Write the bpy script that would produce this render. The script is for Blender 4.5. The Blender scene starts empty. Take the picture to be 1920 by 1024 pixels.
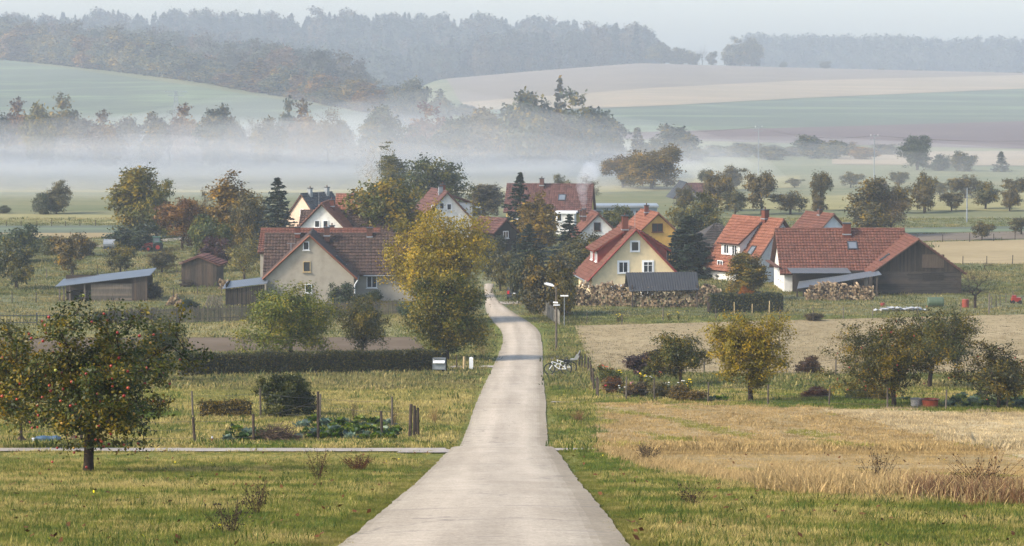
import bpy, math, random
import numpy as np
from mathutils import Vector, Matrix
R = math.radians
rng = np.random.default_rng(11)
random.seed(5)
SC = bpy.context.scene
COL = SC.collection

# ------------------------------------------------------------------ camera, sky, sun, exposure
F = 5333.0                       # focal length in photo pixels (100 mm on a 36 mm sensor)
CZ = 25.5                        # eye height above the valley floor
PITCH = math.atan(412.0 / F)
cam_d = bpy.data.cameras.new('camera'); cam = bpy.data.objects.new('camera', cam_d); COL.objects.link(cam)
cam_d.sensor_width = 36.0; cam_d.lens = 100.0; cam_d.clip_start = 0.5; cam_d.clip_end = 6000
cam.location = (0, 0, CZ); cam.rotation_euler = (math.pi / 2 - PITCH, 0, 0)
SC.camera = cam
SUN = Vector((-0.74, -0.34, 0.60)).normalized()          # towards the sun: left, a little behind the viewer, low
world = bpy.data.worlds.new('World'); SC.world = world; world.use_nodes = True
wn = world.node_tree.nodes; wn.clear()
sky = wn.new('ShaderNodeTexSky'); sky.sky_type = 'NISHITA'; sky.sun_disc = False
sky.sun_elevation = math.asin(SUN.z); sky.sun_rotation = math.atan2(SUN.x, SUN.y)
sky.air_density = 1.0; sky.dust_density = 2.8; sky.ozone_density = 1.0; sky.altitude = 300
bg = wn.new('ShaderNodeBackground'); bg.inputs['Strength'].default_value = 0.15
wo = wn.new('ShaderNodeOutputWorld')
world.node_tree.links.new(sky.outputs[0], bg.inputs[0]); world.node_tree.links.new(bg.outputs[0], wo.inputs[0])
sun_d = bpy.data.lights.new('sun', 'SUN'); sun_d.energy = 2.2; sun_d.angle = R(8.0); sun_d.color = (1.0, 0.92, 0.81)
sun = bpy.data.objects.new('sun', sun_d); COL.objects.link(sun)
sun.rotation_euler = SUN.to_track_quat('Z', 'Y').to_euler(); sun.location = (-60, 60, 80)
vs = SC.view_settings; vs.view_transform = 'Standard'; vs.look = 'None'; vs.exposure = 1.1; vs.gamma = 1.0
cy = SC.cycles; cy.use_denoising = True; cy.max_bounces = 5; cy.diffuse_bounces = 2; cy.glossy_bounces = 2
cy.transmission_bounces = 2; cy.transparent_max_bounces = 6; cy.volume_bounces = 3; cy.use_adaptive_sampling = True

# ------------------------------------------------------------------ terrain
def _prof():
    t = [(1024, 148.6), (946, 109.4), (875, 71.5), (853, 64.6), (851, 63.6), (843, 60.6), (840.3, 53), (836, 46), (760, 36.9), (690, 27.7), (600, 20.6)]
    D, Z = [-40.0, 0.0], [CZ - 1.75 + 40 * .11, CZ - 1.75]
    for y, s in t:
        zc = F / s; v = (512 - y) / F
        D.append(zc * (math.cos(PITCH) + math.sin(PITCH) * v)); Z.append(CZ - zc * (math.sin(PITCH) - math.cos(PITCH) * v))
    D += [300, 340, 420, 3000]; Z += [.25, .03, 0, 0]
    return np.array(D), np.array(Z)
PD, PZ = _prof()
def _pchip_slopes(x, y):
    h = np.diff(x); m = np.diff(y) / h; d = np.zeros_like(y)
    for i in range(1, len(x) - 1):
        if m[i-1] * m[i] > 0:
            w1 = 2*h[i] + h[i-1]; w2 = h[i] + 2*h[i-1]; d[i] = (w1 + w2) / (w1/m[i-1] + w2/m[i])
    d[0] = m[0]; d[-1] = m[-1]
    return d
PS = _pchip_slopes(PD, PZ)
def prof(d):
    d = np.clip(np.asarray(d, float), PD[0], PD[-1]); i = np.clip(np.searchsorted(PD, d) - 1, 0, len(PD) - 2)
    h = PD[i+1] - PD[i]; t = (d - PD[i]) / h
    return ((2*t**3-3*t**2+1)*PZ[i] + (t**3-2*t**2+t)*h*PS[i] + (-2*t**3+3*t**2)*PZ[i+1] + (t**3-t**2)*h*PS[i+1])
def sst(t):
    t = np.clip(t, 0, 1); return t*t*(3-2*t)
def upx(p): return (np.asarray(p, float) - 960) / F
def H(x, y):
    """height of the ground"""
    x = np.asarray(x, float); y = np.asarray(y, float)
    u = x / np.maximum(y, 30.0)
    z = prof(y)
    far = np.clip((y - 700) / 60, 0, 1)
    zl = np.interp(u, upx([-900, 0, 350, 690, 780, 860]), [30, 23.2, 16.5, 8.2, 3, 0])
    dl = np.interp(u, upx([-900, 0, 690, 860]), [1200, 1050, 800, 780])
    tl = np.clip((y - 715) / (dl - 715), 0, 1)
    L = zl * (0.35 * tl + 0.65 * sst(tl)) + np.clip(y - dl, 0, 600) * .006 * (zl > 1)
    zr = np.interp(u, upx([600, 700, 820, 1000, 1200, 1500, 1920, 2600]), [0, 3, 14.2, 17.8, 21.2, 19.2, 17, 15])
    tr = np.clip((y - 715) / 485, 0, 1)
    Rr = zr * (0.55 * tr + 0.45 * sst(tr)) - np.clip(y - 1215, 0, 400) * .014
    zb = np.interp(u, upx([-900, 0, 200, 600, 1000, 1160, 1220, 1300]), [26, 27, 30, 30, 27, 22, 12, 2])
    B = zb * sst((y - 1180) / 330)
    return z + far * np.maximum(np.maximum(L, Rr), np.maximum(B, 0)) 
FW = np.array([0, math.cos(PITCH), -math.sin(PITCH)]); UP = np.array([0, math.sin(PITCH), math.cos(PITCH)])
def ray(px, py):
    px = np.asarray(px, float); py = np.asarray(py, float)
    return (FW + np.stack([(px-960)/F, np.zeros_like(px), np.zeros_like(px)], -1) + ((512-py)/F)[..., None] * UP)
_MD = np.geomspace(8, 2300, 2600)
def Gm(px, py, dmax=1214.0):
    """ground points seen at photo pixels (arrays)"""
    r = ray(np.atleast_1d(px), np.atleast_1d(py)); out = np.zeros_like(r)
    for k in range(0, len(r), 400):
        q = r[k:k+400]; P = q[:, None, :] * _MD[None, :, None]
        g = H(P[..., 0], P[..., 1]); dz = P[..., 2] + CZ - g
        below = dz < 0; hit = below.argmax(1); none = ~below.any(1)
        hit = np.clip(hit, 1, None); ii = np.arange(len(q))
        a = dz[ii, hit-1]; b = dz[ii, hit]; t = np.clip(a / np.maximum(a - b, 1e-9), 0, 1)
        d = _MD[hit-1] + t * (_MD[hit] - _MD[hit-1]); d = np.where(none, dmax, np.minimum(d, dmax))
        pt = q * d[:, None]; pt[:, 2] = H(pt[:, 0], pt[:, 1]); out[k:k+400] = pt
    return out
def G(px, py, dmax=1214.0):
    return Vector(Gm([px], [py], dmax)[0])
def AT(px, d):
    """ground point in the direction of photo column px, d metres out"""
    x = (px - 960) * d / F; return Vector((x, d, float(H(x, d))))
def ZAT(py, d):
    """height of something seen at photo row py when it stands d metres out"""
    return CZ - d * math.tan(PITCH - math.atan((512 - py) / F))
def SP(d): return F / d          # photo pixels per metre

# ------------------------------------------------------------------ helpers
def lin(h):
    h = h.lstrip('#'); c = [int(h[i:i+2], 16) / 255 for i in (0, 2, 4)]
    return tuple(((v / 12.92) if v <= .04045 else ((v + .055) / 1.055) ** 2.4) for v in c)
def mesh(name, V, faces, mat=None, parent=None, vals=None, smooth=False):
    """faces: list of int arrays (n,k)"""
    me = bpy.data.meshes.new(name)
    V = np.asarray(V, np.float32); me.vertices.add(len(V)); me.vertices.foreach_set('co', V.ravel())
    faces = [np.asarray(f, np.int32) for f in faces if len(f)]
    tot = np.concatenate([np.full(len(f), f.shape[1], np.int32) for f in faces]); idx = np.concatenate([f.ravel() for f in faces])
    me.loops.add(len(idx)); me.loops.foreach_set('vertex_index', idx)
    me.polygons.add(len(tot)); me.polygons.foreach_set('loop_start', (np.cumsum(tot) - tot).astype(np.int32))
    try: me.polygons.foreach_set('loop_total', tot)
    except Exception: pass
    me.update(calc_edges=True)
    me.polygons.foreach_set('use_smooth', np.full(len(tot), smooth))
    if vals is not None:
        at = me.attributes.new('v', 'FLOAT', 'FACE'); at.data.foreach_set('value', np.asarray(vals, np.float32))
    if mat is not None: me.materials.append(mat)
    return link(name, me, parent)
def link(name, me, parent=None):
    o = bpy.data.objects.new(name, me); COL.objects.link(o)
    if parent is not None: o.parent = parent
    return o
def tag(o, label=None, cat=None, group=None, kind=None):
    if label: o['label'] = label
    if cat: o['category'] = cat
    if group: o['group'] = group
    if kind: o['kind'] = kind
    return o
def thing(name, label, cat, loc=(0, 0, 0), rz=0.0, group=None):
    o = bpy.data.objects.new(name, None); COL.objects.link(o); o.location = loc; o.rotation_euler = (0, 0, rz)
    o.empty_display_size = .2
    return tag(o, label, cat, group)
def copy_thing(o, loc, rz=0, label=None, scale=None, parent=None):
    c = o.copy(); COL.objects.link(c); c.parent = parent
    if parent is None:
        c.location = loc; c.rotation_euler = (0, 0, rz)
        if scale is not None: c.scale = scale
        if label: c['label'] = label
    for ch in o.children: copy_thing(ch, None, parent=c)
    return c

class MB:
    def __init__(s): s.V = []; s.Q = []; s.T = []; s.vq = []; s.vt = []; s.n = 0
    def add(s, V, Q=(), T=(), v=None):
        V = np.asarray(V, float); s.V.append(V)
        v = random.random() if v is None else v
        if len(Q): s.Q.append(np.asarray(Q) + s.n); s.vq += [v] * len(Q)
        if len(T): s.T.append(np.asarray(T) + s.n); s.vt += [v] * len(T)
        s.n += len(V); return s
    def box(s, c, d, rz=0.0, M=None, v=None):
        x, y, z = np.array(d) / 2.0
        P = np.array([[-x,-y,-z],[x,-y,-z],[x,y,-z],[-x,y,-z],[-x,-y,z],[x,-y,z],[x,y,z],[-x,y,z]])
        if rz: P = P @ np.array([[math.cos(rz), math.sin(rz), 0], [-math.sin(rz), math.cos(rz), 0], [0, 0, 1]])
        if M is not None: P = P @ np.array(M).T
        return s.add(P + np.array(c), [[0,3,2,1],[4,5,6,7],[0,1,5,4],[1,2,6,5],[2,3,7,6],[3,0,4,7]], v=v)
    def tube(s, a, b, r0, r1=None, n=8, caps=True, v=None):
        a = np.array(a, float); b = np.array(b, float); r1 = r0 if r1 is None else r1
        t = b - a; L = np.linalg.norm(t); t = t / max(L, 1e-9)
        k = np.array([0, 0, 1.0]) if abs(t[2]) < .9 else np.array([1.0, 0, 0])
        p = np.cross(t, k); p /= np.linalg.norm(p); q = np.cross(t, p)
        an = np.arange(n) * 2 * math.pi / n
        ring = np.cos(an)[:, None] * p + np.sin(an)[:, None] * q
        V = np.concatenate([a + ring * r0, b + ring * r1, [a], [b]])
        i = np.arange(n); j = (i + 1) % n
        Q = np.stack([i, i + n, j + n, j], 1)
        T = np.concatenate([np.stack([i, j, np.full(n, 2*n)], 1), np.stack([j + n, i + n, np.full(n, 2*n+1)], 1)]) if caps else []
        return s.add(V, Q, T, v=v)
    def path(s, pts, r, n=6, v=None):
        for a, b in zip(pts[:-1], pts[1:]): s.tube(a, b, r, r, n, v=v)
        return s
    def lathe(s, prof_, c=(0, 0, 0), n=12, v=None):
        an = np.arange(n) * 2 * math.pi / n; V = []
        for r, z in prof_: V.append(np.stack([np.cos(an) * r, np.sin(an) * r, np.full(n, z)], 1))
        V = np.concatenate(V) + np.array(c); Q = []
        for k in range(len(prof_) - 1):
            for i in range(n): j = (i + 1) % n; Q.append([k*n+i, k*n+j, (k+1)*n+j, (k+1)*n+i])
        return s.add(V, Q, v=v)
    def ring(s, c, Rr, r, ax, n=18, m=5, v=None):
        """torus round axis vector ax"""
        ax = np.array(ax, float); ax /= np.linalg.norm(ax); k = np.array([0, 0, 1.0]) if abs(ax[2]) < .9 else np.array([1.0, 0, 0])
        p = np.cross(ax, k); p /= np.linalg.norm(p); q = np.cross(ax, p); V = []; Q = []
        for i in range(n):
            a = 2*math.pi*i/n; d = math.cos(a)*p + math.sin(a)*q
            for j in range(m):
                b = 2*math.pi*j/m; V.append(np.array(c) + d*(Rr + r*math.cos(b)) + ax*r*math.sin(b))
        for i in range(n):
            for j in range(m): Q.append([i*m+j, ((i+1)%n)*m+j, ((i+1)%n)*m+(j+1)%m, i*m+(j+1)%m])
        return s.add(V, Q, v=v)
    def prism(s, poly, y0, y1, v=None):
        """polygon in x,z extruded along y"""
        n = len(poly); V = [[p[0], y0, p[1]] for p in poly] + [[p[0], y1, p[1]] for p in poly]
        Q = [[i, (i+1) % n, (i+1) % n + n, i + n] for i in range(n)]
        T = [[0, i, i+1] for i in range(1, n-1)] + [[n, n+i+1, n+i] for i in range(1, n-1)]
        # outward orientation for a counter-clockwise polygon seen from -y
        Q = [list(reversed(q)) for q in Q]
        return s.add(V, Q, T, v=v)
    def build(s, name, mat, parent=None, smooth=False, xf=None):
        V = np.concatenate(s.V)
        if xf is not None: V = V @ np.array(xf.to_3x3()).T + np.array(xf.translation)
        fs = []; vals = []
        if s.Q: fs.append(np.concatenate(s.Q)); vals += s.vq
        if s.T: fs.append(np.concatenate(s.T)); vals += s.vt
        return mesh(name, V, fs, mat, parent, vals, smooth)

# ------------------------------------------------------------------ materials
def newmat(name):
    m = bpy.data.materials.new(name); m.use_nodes = True; nt = m.node_tree
    b = nt.nodes['Principled BSDF']; b.inputs['Specular IOR Level'].default_value = .25
    return m, nt, b
def nd(nt, t, **k):
    n = nt.nodes.new(t)
    for a, v in k.items():
        if a in n.inputs.keys(): n.inputs[a].default_value = v
        else: setattr(n, a, v)
    return n
def ramp(nt, fac, stops):
    r = nt.nodes.new('ShaderNodeValToRGB'); e = r.color_ramp.elements
    while len(e) < len(stops): e.new(.5)
    for el, (p, c) in zip(e, stops): el.position = p; el.color = (*c[:3], 1)
    nt.links.new(fac, r.inputs[0]); return r.outputs[0]
def pos(nt, scale=(1, 1, 1), obj=False, rz=0):
    if obj: tc = nt.nodes.new('ShaderNodeTexCoord'); o = tc.outputs['Object']
    else: g = nt.nodes.new('ShaderNodeNewGeometry'); o = g.outputs['Position']
    mp = nt.nodes.new('ShaderNodeMapping'); mp.inputs['Scale'].default_value = scale; mp.inputs['Rotation'].default_value = (0, 0, rz)
    nt.links.new(o, mp.inputs[0]); return mp.outputs[0]
def noise(nt, vec, scale, detail=4, rough=.6):
    n = nd(nt, 'ShaderNodeTexNoise', Scale=scale, Detail=detail, Roughness=rough); nt.links.new(vec, n.inputs['Vector']); return n.outputs['Fac']
def mix(nt, f, a, b, mode='MIX'):
    m = nt.nodes.new('ShaderNodeMix'); m.data_type = 'RGBA'; m.blend_type = mode
    for s, v in ((m.inputs[0], f), (m.inputs[6], a), (m.inputs[7], b)):
        if hasattr(v, 'links') or hasattr(v, 'is_linked'): nt.links.new(v, s)
        elif isinstance(v, (int, float)): s.default_value = v
        else: s.default_value = (*v[:3], 1)
    return m.outputs[2]
def attr(nt, name='v', kind='GEOMETRY'):
    a = nt.nodes.new('ShaderNodeAttribute'); a.attribute_name = name; a.attribute_type = kind; return a
def bump(nt, b, h, strength=.3, dist=.05):
    bp = nd(nt, 'ShaderNodeBump', Strength=strength, Distance=dist); nt.links.new(h, bp.inputs['Height']); nt.links.new(bp.outputs[0], b.inputs['Normal'])
def ground_mat(name, cols, big=.05, fine=1.2, streak=None, streak_amt=.3, streak_col=None, rz=0.0, rough=.95, bmp=.4):
    """patchy field colours: broad patches, fine mottling and optional rows"""
    m, nt, b = newmat(name); L = nt.links
    p = pos(nt); n1 = noise(nt, p, big, 5, .6); n2 = noise(nt, p, fine, 6, .7)
    add = nd(nt, 'ShaderNodeMath', operation='MULTIPLY_ADD'); L.new(n2, add.inputs[0]); add.inputs[1].default_value = .55; L.new(n1, add.inputs[2])
    sc = nd(nt, 'ShaderNodeMath', operation='MULTIPLY_ADD'); L.new(add.outputs[0], sc.inputs[0]); sc.inputs[1].default_value = 1.6; sc.inputs[2].default_value = -.74
    k = len(cols); c = ramp(nt, sc.outputs[0], [(i / (k-1), cols[i]) for i in range(k)])
    if streak:
        ps = pos(nt, streak, rz=rz); ns = noise(nt, ps, 1.0, 3, .6)
        f = nd(nt, 'ShaderNodeMapRange', **{'From Min': .48, 'From Max': .68, 'To Min': 0, 'To Max': streak_amt}); L.new(ns, f.inputs['Value'])
        c = mix(nt, f.outputs[0], c, streak_col)
    L.new(c, b.inputs['Base Color']); b.inputs['Roughness'].default_value = rough; b.inputs['Specular IOR Level'].default_value = .1
    if bmp: bump(nt, b, n2, bmp, .08)
    return m
def plain(name, col, rough=.7, spec=.25, var=.25, scale=3.0, metal=0.0, stain=None, stain_scale=.8, useattr=False, bmp=0.0, obj=True):
    m, nt, b = newmat(name); p = pos(nt, obj=obj); n = noise(nt, p, scale, 5, .65)
    c0 = tuple(v * (1 - var) for v in col); c1 = tuple(min(1, v * (1 + var)) for v in col)
    c = ramp(nt, n, [(.3, c0), (.7, c1)])
    if useattr:
        a = attr(nt); c = mix(nt, a.outputs['Fac'], c, mix(nt, .5, c, (0.012, 0.010, 0.008)))
    if stain:
        n2 = noise(nt, p, stain_scale, 4, .7); f = nd(nt, 'ShaderNodeMapRange', **{'From Min': .5, 'From Max': .75, 'To Max': .7}); nt.links.new(n2, f.inputs['Value'])
        c = mix(nt, f.outputs[0], c, stain)
    nt.links.new(c, b.inputs['Base Color']); b.inputs['Roughness'].default_value = rough; b.inputs['Specular IOR Level'].default_value = spec; b.inputs['Metallic'].default_value = metal
    if bmp: bump(nt, b, n, bmp, .02)
    return m
def tile_mat(name, c0, c1, c2, moss=.25):
    m, nt, b = newmat(name); a = attr(nt); p = pos(nt, obj=True); n = noise(nt, p, .6, 5, .65); n2 = noise(nt, p, 9, 3, .6)
    c = ramp(nt, a.outputs['Fac'], [(0, c0), (.5, c1), (1, c2)])
    f = nd(nt, 'ShaderNodeMapRange', **{'From Min': .5, 'From Max': .72, 'To Max': moss}); nt.links.new(n, f.inputs['Value'])
    c = mix(nt, f.outputs[0], c, lin('#4a4038')); c = mix(nt, .25, c, ramp(nt, n2, [(.3, (0, 0, 0)), (.7, (1, 1, 1))]), 'SOFT_LIGHT')
    nt.links.new(c, b.inputs['Base Color']); b.inputs['Roughness'].default_value = .7; b.inputs['Specular IOR Level'].default_value = .2
    return m
def wood_mat(name, dark, mid, warm, vertical=True):
    m, nt, b = newmat(name); a = attr(nt); p = pos(nt, (6, 6, .7) if vertical else (.7, 6, 6), obj=True); n = noise(nt, p, 2.0, 5, .7)
    p2 = pos(nt, obj=True); n2 = noise(nt, p2, .5, 4, .6)
    c = ramp(nt, n, [(.25, dark), (.6, mid), (.8, tuple(v*1.35 for v in mid))])
    f = nd(nt, 'ShaderNodeMath', operation='MULTIPLY'); nt.links.new(a.outputs['Fac'], f.inputs[0]); nt.links.new(n2, f.inputs[1])
    c = mix(nt, f.outputs[0], c, warm)
    v = nd(nt, 'ShaderNodeMapRange', **{'To Min': .65, 'To Max': 1.25}); nt.links.new(a.outputs['Fac'], v.inputs['Value'])
    hs = nd(nt, 'ShaderNodeHueSaturation'); nt.links.new(c, hs.inputs['Color']); nt.links.new(v.outputs[0], hs.inputs['Value'])
    nt.links.new(hs.outputs[0], b.inputs['Base Color']); b.inputs['Roughness'].default_value = .85
    bump(nt, b, n, .3, .01); return m
def leaf_mat(name='leaf', turn=lin('#a8801e'), transl=.22):
    """colour from the object's own colour; its alpha says how far single leaves have turned"""
    m, nt, b = newmat(name); L = nt.links; oi = nt.nodes.new('ShaderNodeObjectInfo'); a = attr(nt)
    f = nd(nt, 'ShaderNodeMapRange', **{'From Min': .45, 'From Max': 1.0}); L.new(a.outputs['Fac'], f.inputs['Value'])
    k = nd(nt, 'ShaderNodeMath', operation='MULTIPLY'); L.new(f.outputs[0], k.inputs[0]); L.new(oi.outputs['Alpha'], k.inputs[1])
    c = mix(nt, k.outputs[0], oi.outputs['Color'], turn)
    v = nd(nt, 'ShaderNodeMapRange', **{'To Min': .22, 'To Max': 1.12}); L.new(a.outputs['Fac'], v.inputs['Value'])
    hs = nd(nt, 'ShaderNodeHueSaturation', Saturation=1.32); L.new(c, hs.inputs['Color']); L.new(v.outputs[0], hs.inputs['Value'])
    L.new(hs.outputs[0], b.inputs['Base Color']); b.inputs['Roughness'].default_value = .5; b.inputs['Specular IOR Level'].default_value = .3
    tr = nt.nodes.new('ShaderNodeBsdfTranslucent'); L.new(hs.outputs[0], tr.inputs[0])
    ms = nt.nodes.new('ShaderNodeMixShader'); ms.inputs[0].default_value = transl
    L.new(b.outputs[0], ms.inputs[1]); L.new(tr.outputs[0], ms.inputs[2]); L.new(ms.outputs[0], nt.nodes['Material Output'].inputs[0])
    return m
def glass_mat(name='window_glass', col=(.03, .035, .04)):
    m, nt, b = newmat(name); b.inputs['Base Color'].default_value = (*col, 1); b.inputs['Roughness'].default_value = .08; b.inputs['Specular IOR Level'].default_value = .6
    return m
def tint_mat(name, transl=.3, lo=.6, hi=1.4):
    """colour carried by each scattered copy"""
    m, nt, b = newmat(name); L = nt.links; t = attr(nt, 'tint', 'INSTANCER'); a = attr(nt)
    v = nd(nt, 'ShaderNodeMapRange', **{'To Min': lo, 'To Max': hi}); L.new(a.outputs['Fac'], v.inputs['Value'])
    hs = nd(nt, 'ShaderNodeHueSaturation'); L.new(t.outputs['Color'], hs.inputs['Color']); L.new(v.outputs[0], hs.inputs['Value'])
    L.new(hs.outputs[0], b.inputs['Base Color']); b.inputs['Roughness'].default_value = .6
    tr = nt.nodes.new('ShaderNodeBsdfTranslucent'); L.new(hs.outputs[0], tr.inputs[0])
    ms = nt.nodes.new('ShaderNodeMixShader'); ms.inputs[0].default_value = transl
    L.new(b.outputs[0], ms.inputs[1]); L.new(tr.outputs[0], ms.inputs[2]); L.new(ms.outputs[0], nt.nodes['Material Output'].inputs[0])
    return m
def log_mat():
    m, nt, b = newmat('cut_log'); a = attr(nt); n = noise(nt, pos(nt, obj=True), 7, 4, .6)
    c = ramp(nt, a.outputs['Fac'], [(0, lin('#2e261f')), (.25, lin('#66543f')), (.6, lin('#8c7558')), (1, lin('#b09a7a'))]); c = mix(nt, .5, c, ramp(nt, n, [(.3, (.2, .2, .2)), (.7, (.8, .8, .8))]), 'SOFT_LIGHT')
    nt.links.new(c, b.inputs['Base Color']); b.inputs['Roughness'].default_value = .9; return m
M = {}
M['leaf_scatter'] = tint_mat('leaf_scatter')
M['blade'] = tint_mat('grass_blade', .35, .7, 1.3)
M['leaf'] = leaf_mat()
M['bark'] = plain('bark', lin('#4a4036'), .9, .1, .45, 8, bmp=.4)
M['bark_dark'] = plain('bark_dark', lin('#352c26'), .9, .1, .45, 8, bmp=.4)
M['birch_bark'] = plain('birch_bark', lin('#b8b2a8'), .8, .1, .3, 6, stain=lin('#403830'), stain_scale=3)
M['glass'] = glass_mat()
M['white_paint'] = plain('white_paint', (.78, .78, .76), .5, .3, .06)
M['post_wood'] = plain('post_wood', lin('#6b6258'), .9, .1, .4, 5, useattr=True)
M['dark_post'] = plain('dark_post', lin('#4a4038'), .9, .1, .45, 5, useattr=True)
M['pale_wood'] = plain('pale_wood', lin('#b09a72'), .85, .15, .3, 5)
M['wire'] = plain('wire', lin('#4c4a48'), .6, .3, .2)
M['metal_grey'] = plain('metal_grey', lin('#8a8f92'), .45, .4, .15, metal=.3)
M['dark_metal'] = plain('dark_metal', lin('#3a3e42'), .5, .4, .2, metal=.2)
M['rubber'] = plain('rubber', (.02, .02, .02), .8, .2, .2)
M['brick'] = plain('chimney_brick', lin('#63382c'), .85, .15, .35, 10)
M['dark_brick'] = plain('dark_chimney', lin('#5a4038'), .85, .15, .4, 8)
M['wood_grey'] = wood_mat('wood_grey', lin('#26221f'), lin('#4a443e'), lin('#4e3c2c'))
M['wood_brown'] = wood_mat('wood_brown', lin('#1b1918'), lin('#37322e'), lin('#40352c'))
M['wood_h'] = wood_mat('wood_horizontal', lin('#211f1e'), lin('#3f3b38'), lin('#453a30'), vertical=False)
M['wood_pale'] = wood_mat('wood_pale_grey', lin('#48423c'), lin('#6c655c'), lin('#665846'))
M['log_end'] = log_mat()
M['tile_red'] = tile_mat('tile_red', lin('#5a3a2e'), lin('#654034'), lin('#70483a'))
M['tile_orange'] = tile_mat('tile_orange', lin('#744834'), lin('#7e503c'), lin('#885844'), .2)
M['tile_brown'] = tile_mat('tile_brown', lin('#3e322c'), lin('#4a3a34'), lin('#56443a'), .4)
M['tile_dusky'] = tile_mat('tile_dusky', lin('#4c3430'), lin('#5c3e38'), lin('#6a4a42'), .3)
M['tile_slate'] = tile_mat('tile_slate', lin('#2c3136'), lin('#363b40'), lin('#42474c'), .2)
M['tile_grey'] = tile_mat('tile_greybrown', lin('#38332f'), lin('#443e39'), lin('#504943'), .3)

# ------------------------------------------------------------------ ground, fields, road
GR = [lin('#46521f'), lin('#5c6428'), lin('#747236'), lin('#8a8048')]
M['meadow'] = ground_mat('meadow', GR, .06, 1.1)
M['valley'] = ground_mat('valley_meadow', [lin('#4c5438'), lin('#5c6242'), lin('#6e6e4e'), lin('#7a7658')], .02, .25, (.004, .12, 1), .6, lin('#827a58'))
M['stubble'] = ground_mat('stubble', [lin('#82704a'), lin('#948058'), lin('#a28c64'), lin('#ae9a74')], .10, 1.6, (1.2, .06, 1), .45, lin('#746a44'), R(-14))
M['pale_stubble'] = ground_mat('pale_stubble', [lin('#98855e'), lin('#a8956e'), lin('#b4a27c'), lin('#bcac88')], .10, 1.8, (1.0, .12, 1), .3, lin('#a08c5c'), R(50))
M['tan_field'] = ground_mat('tan_field', [lin('#7c6c4c'), lin('#8c7c5a'), lin('#998866'), lin('#a49472')], .06, .9, (.03, .6, 1), .5, lin('#9a8a62'))
M['plough'] = ground_mat('ploughed_soil', [lin('#4e4132'), lin('#5c4e3c'), lin('#685a48'), lin('#726454')], .12, 1.5, (.05, .9, 1), .4, lin('#5e4c3e'))
M['light_meadow'] = ground_mat('light_meadow', [lin('#6e6a44'), lin('#7e784e'), lin('#8c845a'), lin('#968c68')], .05, .7, (.03, .4, 1), .4, lin('#7c7c4c'))
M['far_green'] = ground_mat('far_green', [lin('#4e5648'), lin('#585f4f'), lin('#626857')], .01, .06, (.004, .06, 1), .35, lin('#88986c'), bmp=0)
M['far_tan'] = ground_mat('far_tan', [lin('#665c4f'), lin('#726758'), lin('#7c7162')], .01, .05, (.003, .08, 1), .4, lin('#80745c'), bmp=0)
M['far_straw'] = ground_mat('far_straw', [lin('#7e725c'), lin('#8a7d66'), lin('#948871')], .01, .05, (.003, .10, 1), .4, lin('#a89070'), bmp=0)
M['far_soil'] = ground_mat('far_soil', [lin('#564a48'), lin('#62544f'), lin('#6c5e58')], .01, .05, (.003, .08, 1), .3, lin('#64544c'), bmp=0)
M['verge'] = ground_mat('verge', [lin('#4c5a26'), lin('#5e682e'), lin('#747436'), lin('#8a7e44')], .25, 1.6)

# one sheet, fan-shaped so that detail follows distance
def terrain():
    ds = np.concatenate([np.linspace(-40, 6, 24)[:-1], np.geomspace(6, 2150, 470)])
    us = np.linspace(-.31, .31, 240)
    D, U = np.meshgrid(ds, us, indexing='ij')
    X = U * np.maximum(D, 0) + U / .31 * 60 * np.clip(1 - D / 400, 0, 1); Z = H(X, D)
    n, m = D.shape; V = np.stack([X, D, Z], -1).reshape(-1, 3)
    i = np.arange(n-1)[:, None] * m + np.arange(m-1)[None, :]
    Q = np.stack([i, i+1, i+m+1, i+m], -1).reshape(-1, 4)
    mi = (D[:-1, :-1].reshape(-1) > 262).astype(np.int32)
    o = mesh('ground', V, [Q], M['meadow'], smooth=True); o.data.materials.append(M['valley'])
    o.data.polygons.foreach_set('material_index', mi); return tag(o, kind='structure')
terrain()
def patch(name, top, bot, mat, nu=60, nv=24, off=.02, label=None, wob=0.0, dmax=1214.0):
    """a sheet laid on the ground between two lines of the photo"""
    t = np.linspace(0, 1, nu); top = np.array(top, float); bot = np.array(bot, float)
    def along(p):
        s = np.r_[0, np.cumsum(np.hypot(*np.diff(p, axis=0).T))]; s /= s[-1]
        return np.stack([np.interp(t, s, p[:, 0]), np.interp(t, s, p[:, 1])], 1)
    A = Gm(*along(top).T, dmax); B = Gm(*along(bot).T, dmax)
    if wob:
        A[:, 1] += rng.normal(0, wob, nu) ; B[:, 1] += rng.normal(0, wob, nu)
    w = np.linspace(0, 1, nv)[:, None, None]; P = A[None] * (1-w) + B[None] * w
    P[..., 2] = H(P[..., 0], P[..., 1]) + off
    i = np.arange(nv-1)[:, None] * nu + np.arange(nu-1)[None, :]
    Q = np.stack([i+nu, i+nu+1, i+1, i], -1).reshape(-1, 4)
    o = mesh(name, P.reshape(-1, 3), [Q], mat, smooth=True)
    if label: o['label'] = label
    return tag(o, kind='structure')
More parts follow.
